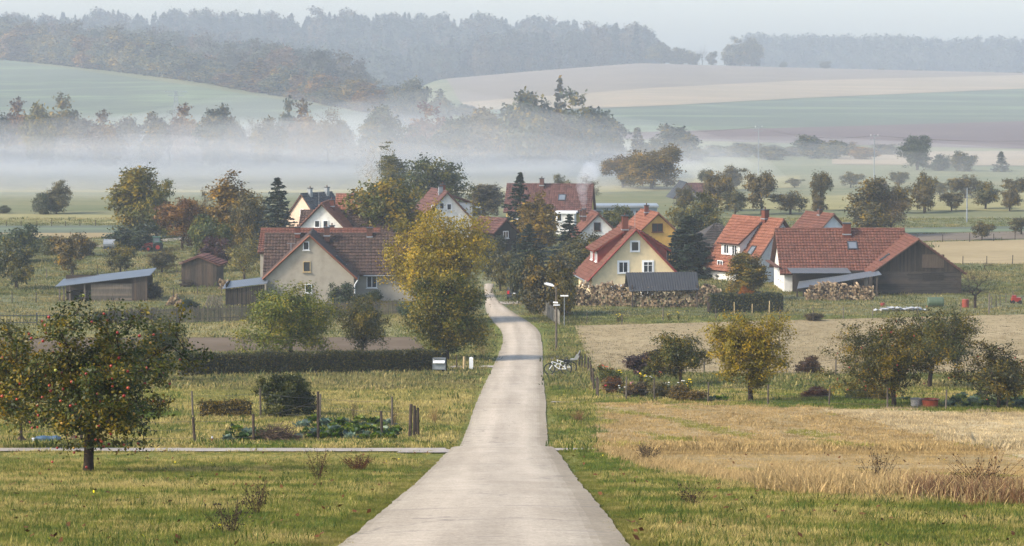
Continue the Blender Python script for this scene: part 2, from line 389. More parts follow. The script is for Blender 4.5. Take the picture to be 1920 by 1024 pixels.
# far fields on the slopes across the valley
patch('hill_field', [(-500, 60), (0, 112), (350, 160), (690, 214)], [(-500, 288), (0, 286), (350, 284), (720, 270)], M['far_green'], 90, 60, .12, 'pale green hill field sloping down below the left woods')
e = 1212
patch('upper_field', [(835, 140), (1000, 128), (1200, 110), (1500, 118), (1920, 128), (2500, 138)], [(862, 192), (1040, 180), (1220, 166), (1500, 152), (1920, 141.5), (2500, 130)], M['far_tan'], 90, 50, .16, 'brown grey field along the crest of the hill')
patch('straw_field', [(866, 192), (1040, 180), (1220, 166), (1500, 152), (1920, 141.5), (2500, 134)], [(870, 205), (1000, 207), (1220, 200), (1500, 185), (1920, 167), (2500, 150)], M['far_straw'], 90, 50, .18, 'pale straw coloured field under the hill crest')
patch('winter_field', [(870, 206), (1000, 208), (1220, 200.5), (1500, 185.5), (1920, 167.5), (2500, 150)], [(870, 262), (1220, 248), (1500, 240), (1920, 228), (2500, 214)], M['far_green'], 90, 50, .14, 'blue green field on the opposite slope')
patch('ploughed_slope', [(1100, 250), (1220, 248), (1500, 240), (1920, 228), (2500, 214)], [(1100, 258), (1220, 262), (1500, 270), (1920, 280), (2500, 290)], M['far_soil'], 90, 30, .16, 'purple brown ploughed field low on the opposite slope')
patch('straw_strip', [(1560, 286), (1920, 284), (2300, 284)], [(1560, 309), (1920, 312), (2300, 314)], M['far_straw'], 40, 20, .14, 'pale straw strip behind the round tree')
# strips on the valley floor
patch('tan_strip', [(-300, 437), (60, 437.5), (205, 437), (300, 438)], [(-300, 449), (60, 448), (205, 446), (300, 446)], M['tan_field'], 40, 8, .05, 'narrow tan field strip behind the left orchard')
patch('green_strip', [(-300, 424), (60, 424), (300, 423)], [(-300, 437), (60, 437), (300, 437)], M['far_green'], 40, 8, .05, 'narrow green field strip behind the left orchard')
patch('dry_meadow', [(-300, 402), (60, 402), (300, 404)], [(-300, 420), (60, 420), (300, 419)], M['light_meadow'], 40, 8, .04, 'dry meadow strip below the mist')
patch('peach_field', [(1735, 455), (1920, 450), (2300, 446)], [(1755, 494), (1920, 496), (2300, 498)], M['tan_field'], 40, 12, .05, 'pale peach stubble field behind the barn')
patch('brown_strip', [(1690, 440), (1920, 434), (2300, 430)], [(1700, 453), (1920, 448), (2300, 445)], M['far_tan'], 40, 8, .05, 'brown strip of field behind the barn')
patch('bright_strip', [(1560, 430), (1920, 424), (2300, 420)], [(1560, 441), (1920, 433), (2300, 429)], M['far_green'], 40, 8, .05, 'bright green strip behind the barn')
patch('orchard_meadow', [(1320, 376), (1600, 366), (1920, 358), (2300, 354)], [(1320, 392), (1600, 394), (1920, 396), (2300, 398)], M['light_meadow'], 40, 12, .05, 'dry meadow under the orchard trees')
patch('mist_meadow', [(-300, 330), (500, 330), (1000, 330), (1330, 335), (1500, 330)], [(-300, 360), (500, 362), (1000, 364), (1500, 352)], M['light_meadow'], 50, 16, .06, 'pale meadow lying under the morning mist')
# nearer fields
patch('straw_meadow', [(-200, 594), (300, 597), (760, 597), (890, 606)], [(-200, 632), (330, 633), (780, 632), (870, 640)], M['light_meadow'], 60, 14, .03, 'pale dry meadow behind the hedge', .1)
patch('ploughed_strip', [(-100, 634), (340, 634), (780, 633)], [(-100, 664), (340, 664), (800, 658)], M['plough'], 60, 12, .04, 'brown ploughed strip behind the clipped hedge', .1)
patch('tan_field', [(1078, 611), (1300, 606), (1600, 598), (1920, 590), (2300, 584)], [(1112, 694), (1300, 700), (1600, 702), (1920, 700), (2300, 698)], M['tan_field'], 80, 30, .03, 'tan mown field in front of the barn', .15)
patch('stubble_field', [(1115, 756), (1300, 757), (1600, 767), (1920, 775), (2400, 783)], [(1128, 846), (1250, 884), (1480, 918), (1920, 944), (2400, 962)], M['stubble'], 80, 60, .03, 'golden stubble field beside the road', .12)
patch('pale_stubble', [(1540, 768), (1700, 770), (1920, 776), (2400, 784)], [(1552, 774), (1660, 797), (1920, 862), (2400, 900)], M['pale_stubble'], 60, 40, .045, 'pale bleached corner of the stubble field', .12)

def road_mat(name, base, wheel=False):
    m, nt, b = newmat(name); L = nt.links
    p = pos(nt); fine = noise(nt, p, 6, 6, .75); patchy = noise(nt, p, .35, 4, .6)
    track = noise(nt, pos(nt, (1.5, .03, 1)), 1.0, 3, .5); cross = noise(nt, pos(nt, (.12, .55, 1)), 1.0, 4, .6)
    c = ramp(nt, fine, [(.25, tuple(v*.72 for v in base)), (.55, base), (.8, tuple(v*1.15 for v in base))])
    c = mix(nt, .4, c, ramp(nt, track, [(.35, (.3, .3, .3)), (.65, (.72, .7, .68))]), 'SOFT_LIGHT')
    c = mix(nt, .22, c, ramp(nt, cross, [(.3, (.3, .3, .3)), (.6, (.62, .61, .6))]), 'SOFT_LIGHT')
    c = mix(nt, .15, c, ramp(nt, patchy, [(.35, (.3, .3, .3)), (.65, (.7, .7, .7))]), 'SOFT_LIGHT')
    v = nd(nt, 'ShaderNodeTexVoronoi', feature='DISTANCE_TO_EDGE', Scale=.32); 
    wob = nd(nt, 'ShaderNodeVectorMath', operation='MULTIPLY_ADD'); nz = nd(nt, 'ShaderNodeTexNoise', Scale=.9, Detail=4); L.new(p, nz.inputs['Vector'])
    L.new(nz.outputs['Color'], wob.inputs[0]); wob.inputs[1].default_value = (1.6, 1.6, 0); L.new(p, wob.inputs[2]); L.new(wob.outputs[0], v.inputs['Vector'])
    cr = nd(nt, 'ShaderNodeMapRange', **{'From Min': .004, 'From Max': .02, 'To Min': .55, 'To Max': 0}); L.new(v.outputs['Distance'], cr.inputs['Value'])
    gate = nd(nt, 'ShaderNodeMapRange', **{'From Min': .5, 'From Max': .6}); L.new(patchy, gate.inputs['Value'])
    g2 = nd(nt, 'ShaderNodeMath', operation='MULTIPLY'); L.new(cr.outputs[0], g2.inputs[0]); L.new(gate.outputs[0], g2.inputs[1])
    c = mix(nt, g2.outputs[0], c, lin('#5a5450'))
    if wheel:   # worn wheel paths, gritty crown and dirty edges
        a = attr(nt); wb = nd(nt, 'ShaderNodeMath', operation='MULTIPLY_ADD'); L.new(noise(nt, p, .8, 4, .7), wb.inputs[0]); wb.inputs[1].default_value = .16; L.new(a.outputs['Fac'], wb.inputs[2])
        g = ramp(nt, wb.outputs[0], [(.06, (.30, .30, .27)), (.13, (.44, .44, .43)), (.36, (.56, .56, .56)), (.56, (.47, .47, .47)), (.78, (.56, .56, .56)), (.95, (.44, .44, .43)), (1.0, (.32, .31, .28))]); c = mix(nt, .85, c, g, 'OVERLAY')
        sp = ramp(nt, noise(nt, p, 22, 3, .8), [(.36, (.25, .25, .25)), (.52, (.5, .5, .5)), (.7, (.68, .68, .68))]); c = mix(nt, .55, c, sp, 'OVERLAY')
        sm_ = noise(nt, pos(nt, (.35, 1.7, 1)), 1.0, 2, .5); f = nd(nt, 'ShaderNodeMapRange', **{'From Min': .66, 'From Max': .72, 'To Max': .35}); L.new(sm_, f.inputs['Value']); c = mix(nt, f.outputs[0], c, lin('#6c655f'))
    L.new(c, b.inputs['Base Color']); b.inputs['Roughness'].default_value = .8; b.inputs['Specular IOR Level'].default_value = .2
    bump(nt, b, fine, .25, .01); return m
M['road'] = road_mat('worn_asphalt', lin('#b0a28d'), True)
M['lane'] = road_mat('lane_asphalt', lin('#a1978a'))
ROAD = [(1130, 510, 1262), (1024, 642, 1172), (946, 737, 1121), (893, 795, 1074), (875, 814, 1063), (852, 836, 1050), (846, 848, 1040), (840, 858, 1030), (830, 866, 1027), (793, 880, 1024), (752, 895, 1023),
        (712, 913, 1019), (684, 927, 1017), (656, 939, 1017), (634, 944, 1016), (621, 941, 1011), (613, 934, 1004), (605, 925, 992), (597, 917, 979), (588, 912, 964), (580, 911, 952), (572, 910, 941), (562, 909.5, 932), (552, 909, 925), (545, 909, 921), (539, 909, 920), (535, 908, 924), (531, 905, 934)]
def road():
    ys = []; xl = []; xr = []
    for (a, b) in zip(ROAD[:-1], ROAD[1:]):
        n = max(2, int(abs(a[0]-b[0]) / 3.0))
        for k in range(n): t = k / n; ys.append(a[0]*(1-t)+b[0]*t); xl.append(a[1]*(1-t)+b[1]*t); xr.append(a[2]*(1-t)+b[2]*t)
    ys = np.array(ys); xl = np.array(xl); xr = np.array(xr)
    k = np.ones(5) / 5
    A = Gm(xl, ys); B = Gm(xr, ys)
    # even steps along the road, with ragged edges
    d = (A[:, 1] + B[:, 1]) / 2; o = np.argsort(d); d = d[o]; A = A[o]; B = B[o]
    dd = np.arange(d[0], d[-1], .35); xa = np.interp(dd, d, A[:, 0]); xb = np.interp(dd, d, B[:, 0])
    w = 51; ker = np.ones(w) / w
    def sm(q): p = np.r_[np.full(w//2, q[0]), q, np.full(w//2, q[-1])]; return np.convolve(p, ker, 'valid')
    xa = sm(xa); xb = sm(xb)
    def jit():
        q = np.zeros(len(dd))
        for st, am in ((11, .015), (2.6, .012), (.7, .012)): kk = np.arange(dd[0]-st, dd[-1]+2*st, st); q += np.interp(dd, kk, rng.normal(0, am, len(kk)))
        return q
    ja = jit(); jb = jit()
    c = np.linspace(0, 1, 33); X = (xa + ja)[:, None] * (1-c) + (xb + jb)[:, None] * c; Y = np.repeat(dd[:, None], 33, 1)
    Z = H(X, Y) + .05 + .05 * (1 - (2*c-1)**2)
    n, m = X.shape; i = np.arange(n-1)[:, None] * m + np.arange(m-1)[None, :]
    Q = np.stack([i, i+1, i+m+1, i+m], -1).reshape(-1, 4)
    tag(mesh('road', np.stack([X, Y, Z], -1).reshape(-1, 3), [Q], M['road'], None, np.tile((c[1:] + c[:-1]) / 2, n - 1), smooth=True), kind='structure')
    return dd, xa, xb
RD, RXA, RXB = road()
def strip(name, pts, w, mat, off=.06, label=None):
    """a lane along world points"""
    P = np.array([[p[0], p[1]] for p in pts]); s = np.r_[0, np.cumsum(np.hypot(*np.diff(P, axis=0).T))]
    t = np.arange(0, s[-1], .5); C = np.stack([np.interp(t, s, P[:, 0]), np.interp(t, s, P[:, 1])], 1)
    T = np.gradient(C, axis=0); T /= np.linalg.norm(T, axis=1)[:, None]; N = np.stack([-T[:, 1], T[:, 0]], 1)
    c = np.linspace(-.5, .5, 5); ww = w + rng.normal(0, .06, len(t))
    X = C[:, None, :] + N[:, None, :] * (c[None, :, None] * ww[:, None, None])
    Z = H(X[..., 0], X[..., 1]) + off; V = np.concatenate([X, Z[..., None]], -1).reshape(-1, 3)
    m = 5; i = np.arange(len(t)-1)[:, None] * m + np.arange(m-1)[None, :]
    Q = np.stack([i, i+1, i+m+1, i+m], -1).reshape(-1, 4)[:, ::-1]
    o = mesh(name, V, [Q], mat, smooth=True)
    if label: o['label'] = label
    return tag(o, kind='structure')
yc = 86.0
LANE = [(-40, 86.4), (-14, 86.2), (-6, 86), (-1.6, yc+.2)]
strip('farm_lane', LANE, 3.4, M['lane'], .045, 'narrow asphalt lane meeting the road in front of the garden')
strip('lane_mouth', [(-3.4, 86.1), (-2.4, 86.1), (-1.5, 86.3)], 5.6, M['lane'], .041, 'widened mouth where the lane joins the road')
strip('field_entrance', [(1.2, yc+.3), (2.2, yc+.4), (3.0, yc+.5)], 2.4, M['lane'], .042, 'short paved field entrance at the crossing')
p0 = G(925, 688); strip('driveway', [(p0.x+.4, p0.y), (p0.x-1.5, p0.y+.1), (p0.x-4.5, p0.y-.3)], 2.2, M['lane'], .042, 'short paved drive beside the white stone post')
p0 = G(946, 569); strip('side_road', [(p0.x-.6, p0.y), (p0.x+2, p0.y+1), (p0.x+6, p0.y+3)], 4.0, M['lane'], .042, 'side road turning off behind the bushes')
p0 = G(1020, 703); strip('bicycle_pad', [(p0.x+.1, p0.y), (p0.x+1.9, p0.y)], 1.0, M['lane'], .042, 'small paved pad under the bicycles')
p0 = G(1023, 755); strip('culvert_slab', [(p0.x+.3, p0.y), (p0.x+1.9, p0.y-.3)], .8, M['lane'], .05, 'broken concrete slab in the verge')
strip('farm_track', [AT(-200, 372), AT(70, 376), AT(190, 376), AT(260, 382), AT(340, 392), AT(420, 400)], 3.0, M['lane'], .05, 'pale farm track behind the tractor')

# ------------------------------------------------------------------ trees
def tubes(P0, P1, R0, R1, n):
    t = P1 - P0; L = np.linalg.norm(t, axis=1, keepdims=True); t = t / np.maximum(L, 1e-9)
    k = np.where(np.abs(t[:, 2:3]) < .9, np.array([[0, 0, 1.0]]), np.array([[1.0, 0, 0]]))
    p = np.cross(t, k); p /= np.linalg.norm(p, axis=1, keepdims=True); q = np.cross(t, p)
    a = np.arange(n) * 2 * math.pi / n; ring = np.cos(a)[None, :, None] * p[:, None] + np.sin(a)[None, :, None] * q[:, None]
    V = np.concatenate([P0[:, None] + ring * R0[:, None, None], P1[:, None] + ring * R1[:, None, None]], 1).reshape(-1, 3)
    i = np.arange(n); j = (i+1) % n; base = (np.arange(len(P0)) * 2 * n)[:, None, None]
    Q = (np.stack([i, i+n, j+n, j], 1)[None] + base).reshape(-1, 4)
    return V, Q
def wood_mesh(pts, par, rad):
    pts = np.array(pts); par = np.array(par); rad = np.array(rad); e = np.where(par >= 0)[0]
    r1 = rad[e]; r0 = np.minimum(rad[par[e]], r1 * 1.35 + .004)
    thick = r1 > .035; V = []; Qs = []; n = 0
    for msk, k in ((thick, 7), (~thick, 3)):
        if msk.any():
            a, q = tubes(pts[par[e[msk]]], pts[e[msk]], r0[msk], r1[msk], k); V.append(a); Qs.append(q + n); n += len(a)
    return np.concatenate(V), np.concatenate(Qs)
def leaf_quads(P, N, size, rg, aspect=.62):
    n = len(P); N = N / np.maximum(np.linalg.norm(N, axis=1, keepdims=True), 1e-6)
    t = np.cross(N, rg.normal(size=(n, 3))); t /= np.maximum(np.linalg.norm(t, axis=1, keepdims=True), 1e-6); b = np.cross(N, t)
    s = (size * rg.uniform(.6, 1.35, n))[:, None]
    V = np.stack([P - t*s, P + b*s*aspect - t*s*.1, P + t*s, P - b*s*aspect - t*s*.1], 1).reshape(-1, 3)
    return V, np.arange(4*n).reshape(-1, 4)
def skeleton(centers, trunk, rg, step=.45, r_tip=.008, r0=.15, lift=.25, wig=.06):
    pts = [np.array(p, float) for p in trunk]; par = [-1] + list(range(len(trunk)-1))
    top = pts[-1]; nt = len(trunk)
    order = np.argsort(np.linalg.norm(centers - top, axis=1))
    for k in order:
        c = centers[k]; A = np.array(pts); dv = np.linalg.norm(A - c, axis=1)
        pen = np.zeros(len(A)); pen[:nt-1] = 1.5 * (nt - 1 - np.arange(nt-1)) / max(1, nt-1) * .6 + (.2 if nt > 1 else 0)
        pen += np.maximum(0, A[:, 2] - c[2]) * .5
        p = int(np.argmin(dv + pen)); d = dv[p]; m = max(1, int(d / step)); a = A[p]
        for i in range(1, m+1):
            t = i / m; q = a + (c - a) * t; q[2] += lift * d * t * (1-t); q += rg.normal(0, wig, 3) * (i < m)
            pts.append(q); par.append(p if i == 1 else len(pts) - 2)
    n = len(pts); acc = np.zeros(n); par_a = np.array(par); child = np.zeros(n, bool); child[par_a[par_a >= 0]] = True
    acc[~child] = r_tip ** 2.3
    for i in range(n-1, 0, -1): acc[par[i]] += acc[i]
    rad = acc ** (1/2.3); k = r0 / rad[0]; w = np.clip(rad / rad[0], 0, 1); rad = rad * (1 + (k-1) * w)
    for i in range(nt): rad[i] = max(rad[i], r0 * (1 - .35 * i / nt))
    rad[0] *= 1.45
    return np.array(pts), par_a, rad
def crown_points(n, rx, ry, rz, cz, rg, lobes=14, rough=.35, hollow=1/2.2, flat=.75, shape='round'):
    """cluster centres gathered in limb-sized clumps, so the outline is uneven and has gaps"""
    d = rg.normal(size=(lobes, 3)); d /= np.linalg.norm(d, axis=1, keepdims=True)
    ga = (np.arange(lobes) + .5) / lobes; ph = np.arange(lobes) * 2.39996 + rg.uniform(0, 6); zz = 1 - 2 * ga; rr = np.sqrt(1 - zz**2)
    d = np.stack([rr*np.cos(ph), rr*np.sin(ph), zz], 1) + rg.normal(0, .22, (lobes, 3))
    L = d * rg.uniform(.42, .74, lobes)[:, None]; lr = rg.uniform(.24, .46, lobes) * (.7 + rough)
    k = rg.choice(lobes, n, p=lr**2 / (lr**2).sum()); q = rg.normal(size=(n, 3)); q /= np.linalg.norm(q, axis=1, keepdims=True)
    q *= (rg.uniform(0, 1, n) ** .5)[:, None] * lr[k][:, None]; C = L[k] + q
    core = rg.uniform(size=n) < .14; C[core] *= .45
    z = C[:, 2]; sx = np.ones(n)
    if shape == 'oval': sx = 1 - .3 * z
    if shape == 'cone': sx = np.clip(.95 - .62 * z, .1, 2)
    C[:, 0] *= sx; C[:, 1] *= sx
    ax = np.percentile(np.abs(C[:, :2]), 98); lo, hi = np.percentile(z, [1, 99.5])
    C[:, :2] /= ax; C[:, 2] = (z - lo) / (hi - lo) * (1 + flat) - flat
    return C * np.array([rx, ry, rz]) + np.array([0, 0, cz])
def make_tree(seed, Ht, W, trunk_h=.25, clusters=160, per=40, leaf=.09, spread=.38, r0=None, shape='round', lean=(0, 0), flat=.8, droop=0.0, bare=0.0, extra_twigs=0, lobes=14, rough=.35, lift=.25):
    """returns (wood V,Q), (leaf V,Q,v) for a broadleaf tree standing at the origin"""
    rg = np.random.default_rng(seed); r0 = r0 or .028 * Ht; clusters = int(clusters * 1.25); spread *= .78
    th = trunk_h * Ht; rzu = (Ht - th * .75) / (1 + flat); cz = Ht - rzu
    C = crown_points(clusters, W/2 - spread*1.1, W/2 - spread*1.1, rzu - spread*.55, cz - spread*.4, rg, lobes, rough, flat=flat, shape=shape); C[:, 0] += lean[0]; C[:, 1] += lean[1]
    C[:, 2] = np.maximum(C[:, 2], th * .55)
    nt = 5; trunk = [(lean[0]*.4*t*t + rg.normal(0, .02*t), lean[1]*.4*t*t, th * t - (.25 if t == 0 else 0)) for t in np.linspace(0, 1, nt)]
    if shape in ('oval', 'cone'): trunk += [(lean[0]*.4, lean[1]*.4, th + (Ht*.85 - th) * t) for t in (.25, .5, .75, 1)]
    pts, par, rad = skeleton(C, trunk, rg, step=max(.3, Ht * .07), r0=r0, r_tip=.006 + .0008*Ht, wig=.014*Ht, lift=lift)
    if extra_twigs:
        ch = set(par.tolist()); tips = [i for i in range(len(pts)) if i not in ch or rad[i] < .02]; P = pts.tolist(); pa = par.tolist(); ra = rad.tolist()
        for i in tips:
            for _ in range(extra_twigs):
                d = rg.normal(size=3); d[2] = abs(d[2]) * .8 - droop; d /= np.linalg.norm(d); L = Ht * rg.uniform(.05, .11)
                b = len(P); P.append(pts[i] + d * L * .5); pa.append(i); ra.append(.006); e = d + rg.normal(0, .35, 3); P.append(np.array(P[b]) + e * L * .5); pa.append(b); ra.append(.003)
        pts, par, rad = np.array(P), np.array(pa), np.array(ra)
    wood = wood_mesh(pts, par, rad)
    per = int(per * 1.6)
    n = clusters * per; ci = np.repeat(np.arange(clusters), per)
    if bare: keep = rg.uniform(size=clusters) > bare; ci = ci[keep[ci]]; n = len(ci)
    off = rg.normal(0, 1, (n, 3)) * spread; off[:, 2] = off[:, 2] * .7 - np.abs(off[:, 2]) * droop
    P = C[ci] + off; P[:, 2] = np.maximum(P[:, 2], th * .35)
    out = P - np.array([lean[0], lean[1], cz - rzu*.3]); out /= np.maximum(np.linalg.norm(out, axis=1, keepdims=True), .01)
    N = out * .7 + rg.normal(0, .6, (n, 3)) + np.array([0, 0, .35])
    V, Q = leaf_quads(P, N, leaf, rg)
    cv = rg.uniform(0, 1, clusters); v = np.clip(cv[ci] * .62 + rg.uniform(0, 1, n) * .38, 0, 1)
    return wood, (V, Q, v), (C, rg)
def spruce(seed, Ht, W, rows=30, per=9, sprays=16, droop=.25, leaf=.16, open_=.1, bare_low=.06):
    rg = np.random.default_rng(seed); P = []; N = []; wp0 = []; wp1 = []; wr = []
    for i in range(rows):
        t = (i + rg.uniform(-.3, .3)) / rows; z = Ht * (bare_low + (1 - bare_low) * t); L = W/2 * (1 - t) ** .85 * rg.uniform(.72, 1.2) + .05 * W * (1-t) + .08
        k = max(4, int(per * (1 - .45*t))); a0 = rg.uniform(0, 6.28)
        for j in range(k):
            if rg.uniform() < open_: continue
            z = Ht * (bare_low + (1 - bare_low) * min(.985, max(0, t + rg.uniform(-.6, .6) / rows))); a = a0 + 6.283 * j / k + rg.normal(0, .2); l = L * rg.uniform(.65, 1.1); d = np.array([math.cos(a), math.sin(a), 0]); side = np.array([-d[1], d[0], 0])
            s = np.sqrt(rg.uniform(.01, 1, sprays)); q = np.array([0, 0, z]) + d * (l * s)[:, None]
            q[:, 2] += -droop * l * s + .22 * l * s**3; wdt = .30 * l * (1.05 - s)
            q += side * (rg.uniform(-1, 1, sprays) * wdt)[:, None]; q[:, 2] -= rg.uniform(0, .12, sprays) * l * .5
            P.append(q); N.append(rg.normal(0, .5, (sprays, 3)) + np.array([0, 0, .9]) + d * .5)
            wp0.append([0, 0, z]); wp1.append(np.array([0, 0, z]) + d * l * .8 + np.array([0, 0, -droop*l*.6])); wr.append(.012 + .012 * (1-t))
    P = np.concatenate(P); N = np.concatenate(N); top = rg.uniform(.9, 1, 14) * Ht; P = np.concatenate([P, np.stack([rg.normal(0, .05, 14), rg.normal(0, .05, 14), top], 1)]); N = np.concatenate([N, rg.normal(size=(14, 3))])
    V, Q = leaf_quads(P, N, leaf, rg, .5)
    a, q = tubes(np.array([[0, 0, -.3]]), np.array([[0, 0, Ht]]), np.array([.022*Ht]), np.array([.01]), 7)
    b, q2 = tubes(np.array(wp0), np.array(wp1), np.array(wr), np.array(wr)*.4, 3)
    return (np.concatenate([a, b]), np.concatenate([q, q2 + len(a)])), (V, Q, rg.uniform(0, 1, len(P)))
def plant(name, label, cat, loc, wood, lv, col, turned=.5, rz=0.0, group=None, bark='bark', sc=1.0, crown='crown', trunk='trunk'):
    t = thing(name, label, cat, loc, rz, group); t.scale = (sc, sc, sc)
    if wood is not None: mesh(trunk, wood[0], [wood[1]], M[bark], t, smooth=True)
    if lv is not None and len(lv[1]):
        c = mesh(crown, lv[0], [lv[1]], M['leaf'], t, lv[2]); c.color = (*lin(col), turned)
    return t
def tint(t, col, turned):
    for c in t.children:
        if c.name.startswith(('crown', 'foliage')): c.color = (*lin(col), turned)

APPLE = None
def apples(t, C, rg, n, spread, cols, size=.036):
    """single fruits hanging in the outer crown"""
    global APPLE
    if APPLE is None:
        mb = MB(); mb.lathe([(.001, -.9), (.55, -.85), (.95, -.3), (1, .15), (.75, .7), (.3, .86), (.001, .75)], n=8); APPLE = []
        for c in ('#8e2a1e', '#a8442a', '#b0863a', '#9a9a40'):
            o = mb.build('apple', plain('apple_' + c[1:], lin(c), .35, .45, .25, 1.5), smooth=True); APPLE.append(o.data); bpy.data.objects.remove(o)
    d = C - C.mean(0); far = np.argsort(-(np.linalg.norm(d, axis=1) - d[:, 1]*.5)); far = far[:int(len(far)*.7)]
    for k in range(n):
        p = C[rg.choice(far)] + rg.normal(0, spread, 3) - np.array([0, spread*.5, .08]); o = link('apple', APPLE[int(rg.choice(len(cols), p=cols))], t)
        s = size * rg.uniform(.85, 1.2); o.location = p; o.scale = (s, s, s); o.rotation_euler = (rg.uniform(-.4, .4), rg.uniform(-.4, .4), rg.uniform(0, 6))

def near_tree(name, label, px, py, top, wpx, col, turned=.5, seed=1, fruit=0, dx=0, **k):
    """single tree placed by its foot, with the height and width the photo shows"""
    g = G(px, py); s = SP(g.y); Ht = (py - top) / s; W = wpx / s
    w, l, (C, rg) = make_tree(seed, Ht, W, lean=(dx / s, 0), **k)
    t = plant(name, label, 'tree', g, w, l, col, turned, bark='bark_dark')
    if fruit: apples(t, C, rg, fruit, .22, [.5, .3, .12, .08])
    return t
near_tree('apple_tree', 'big apple tree full of red apples beside the lane, standing on cut grass', 166, 886, 562, 345, '#424e1c', .55, 3, 130, dx=8, trunk_h=.27, clusters=270, per=46, leaf=.047, spread=.21, flat=.62, rough=.45, r0=.125, extra_twigs=2, lobes=22)
near_tree('apple_tree', 'apple tree cut by the left picture edge, behind the big apple tree', -10, 842, 596, 230, '#5e5e2c', .8, 4, 24, trunk_h=.33, clusters=200, per=45, leaf=.052, spread=.24, r0=.11, extra_twigs=1)
near_tree('fruit_tree', 'grey green fruit tree rising behind the big apple tree, left of the hedge', 298, 716, 590, 108, '#59603e', .35, 5, trunk_h=.25, clusters=170, per=36, leaf=.062, spread=.3, extra_twigs=1)
near_tree('fruit_tree', 'broad green fruit tree behind the middle of the clipped hedge', 545, 668, 528, 192, '#66722c', .5, 6, trunk_h=.17, clusters=330, per=44, leaf=.078, spread=.42, flat=.9, extra_twigs=1, lobes=20)
near_tree('fruit_tree', 'smaller olive fruit tree behind the hedge, right of the broad one', 680, 662, 556, 108, '#535634', .4, 7, trunk_h=.2, clusters=190, per=36, leaf=.07, spread=.34, flat=.85, extra_twigs=1)
near_tree('maple_tree', 'big yellowing maple beside the road in front of the grey farmhouse', 822, 604, 390, 188, '#a4921c', .9, 8, trunk_h=.16, clusters=420, per=52, leaf=.105, spread=.55, flat=.95, rough=.4, lobes=20, dx=-8)
near_tree('roadside_tree', 'dense dark green tree at the road end of the clipped hedge', 838, 676, 510, 158, '#4c5426', .5, 9, trunk_h=.15, clusters=380, per=46, leaf=.08, spread=.4, flat=.95, shape='oval')
near_tree('pear_tree', 'yellow green pear tree standing at the stubble field fence', 1407, 753, 584, 150, '#8c7f1c', .8, 10, trunk_h=.26, clusters=300, per=42, leaf=.055, spread=.24, flat=.85, extra_twigs=1, lobes=18, rough=.45)
near_tree('apple_tree', 'dark green apple tree in the garden beside the purple shrub', 1276, 722, 622, 118, '#4a5026', .5, 11, trunk_h=.3, clusters=190, per=36, leaf=.06, spread=.24, extra_twigs=3, rough=.5)
near_tree('apple_tree', 'leaning apple tree with red apples beside the two garden tubs', 1676, 763, 596, 205, '#4a4c24', .6, 12, 70, dx=-12, trunk_h=.27, clusters=330, per=40, leaf=.052, spread=.24, flat=.8, extra_twigs=2, rough=.5, lobes=20)
near_tree('apple_tree', 'taller grey green apple tree rising behind the leaning one', 1743, 728, 578, 175, '#535836', .45, 13, 22, dx=12, trunk_h=.32, clusters=250, per=36, leaf=.06, spread=.3, extra_twigs=3, rough=.5)
near_tree('apple_tree', 'low spreading apple tree over the cabbage rows at the right edge', 1872, 766, 640, 178, '#46482a', .5, 14, 26, dx=6, trunk_h=.3, clusters=190, per=34, leaf=.055, spread=.23, flat=.6, extra_twigs=3, rough=.5)

# templates for trees seen smaller; each copy gets its own colour
TPL = {}
def template(key, maker):
    TPL[key] = maker
    r = maker(); me_w = mesh('trunk', r[0][0], [r[0][1]], M['bark'], smooth=True); me_l = None
    if len(r[1][1]): me_l = mesh('crown', r[1][0], [r[1][1]], M['leaf'], None, r[1][2])
    TPL[key] = (me_w.data, me_l.data if me_l else None)
    for o in (me_w, me_l):
        if o: bpy.data.objects.remove(o)
# unit trees: 1 m tall and 1 m wide are scaled on placing; leaves sized for mid distance
for k, sd in (('round1', 21), ('round2', 22), ('round3', 23)):
    template(k, lambda sd=sd: make_tree(sd, 10, 9, trunk_h=.15, clusters=230, per=34, leaf=.2, spread=.62, flat=.95, rough=.42, lobes=18))
for k, sd in (('oval1', 31), ('oval2', 32)):
    template(k, lambda sd=sd: make_tree(sd, 10, 6, trunk_h=.14, clusters=220, per=32, leaf=.19, spread=.5, flat=1.0, rough=.4, shape='oval', lobes=18))
for k, sd in (('orchard1', 41), ('orchard2', 42), ('orchard3', 43), ('orchard4', 44)):
    template(k, lambda sd=sd: make_tree(sd, 10, 10.5, trunk_h=.3, clusters=110, per=30, leaf=.27, spread=.75, flat=.75, rough=.55, extra_twigs=2, r0=.34, lobes=10))
template('sparse1', lambda: make_tree(51, 10, 9, trunk_h=.25, clusters=170, per=10, leaf=.16, spread=.6, rough=.5, extra_twigs=4, r0=.26))
template('bare1', lambda: make_tree(52, 10, 8.5, trunk_h=.22, clusters=240, per=1, leaf=.1, spread=.5, rough=.4, extra_twigs=4, r0=.26, bare=.6))
template('birch1', lambda: make_tree(53, 10, 5.2, trunk_h=.15, clusters=230, per=30, leaf=.13, spread=.45, shape='oval', droop=1.1, rough=.45, r0=.16))
for k, sd in (('spruce1', 61), ('spruce2', 62)):
    template(k, lambda sd=sd: spruce(sd, 10, 4.4, 30, 10, 24, .30, .21, .12))
template('yew1', lambda: spruce(63, 10, 9.0, 30, 15, 40, .35, .30, .08, .03))
template('bush1', lambda: make_tree(71, 10, 12, trunk_h=.05, clusters=150, per=36, leaf=.36, spread=1.0, flat=.9, rough=.4, r0=.2))
template('bush2', lambda: make_tree(72, 10, 12, trunk_h=.05, clusters=150, per=36, leaf=.36, spread=1.0, flat=.9, rough=.5, r0=.2, extra_twigs=1))
template('farround1', lambda: make_tree(81, 10, 9, trunk_h=.12, clusters=120, per=44, leaf=.34, spread=.8, flat=1.0, rough=.45, lobes=14))
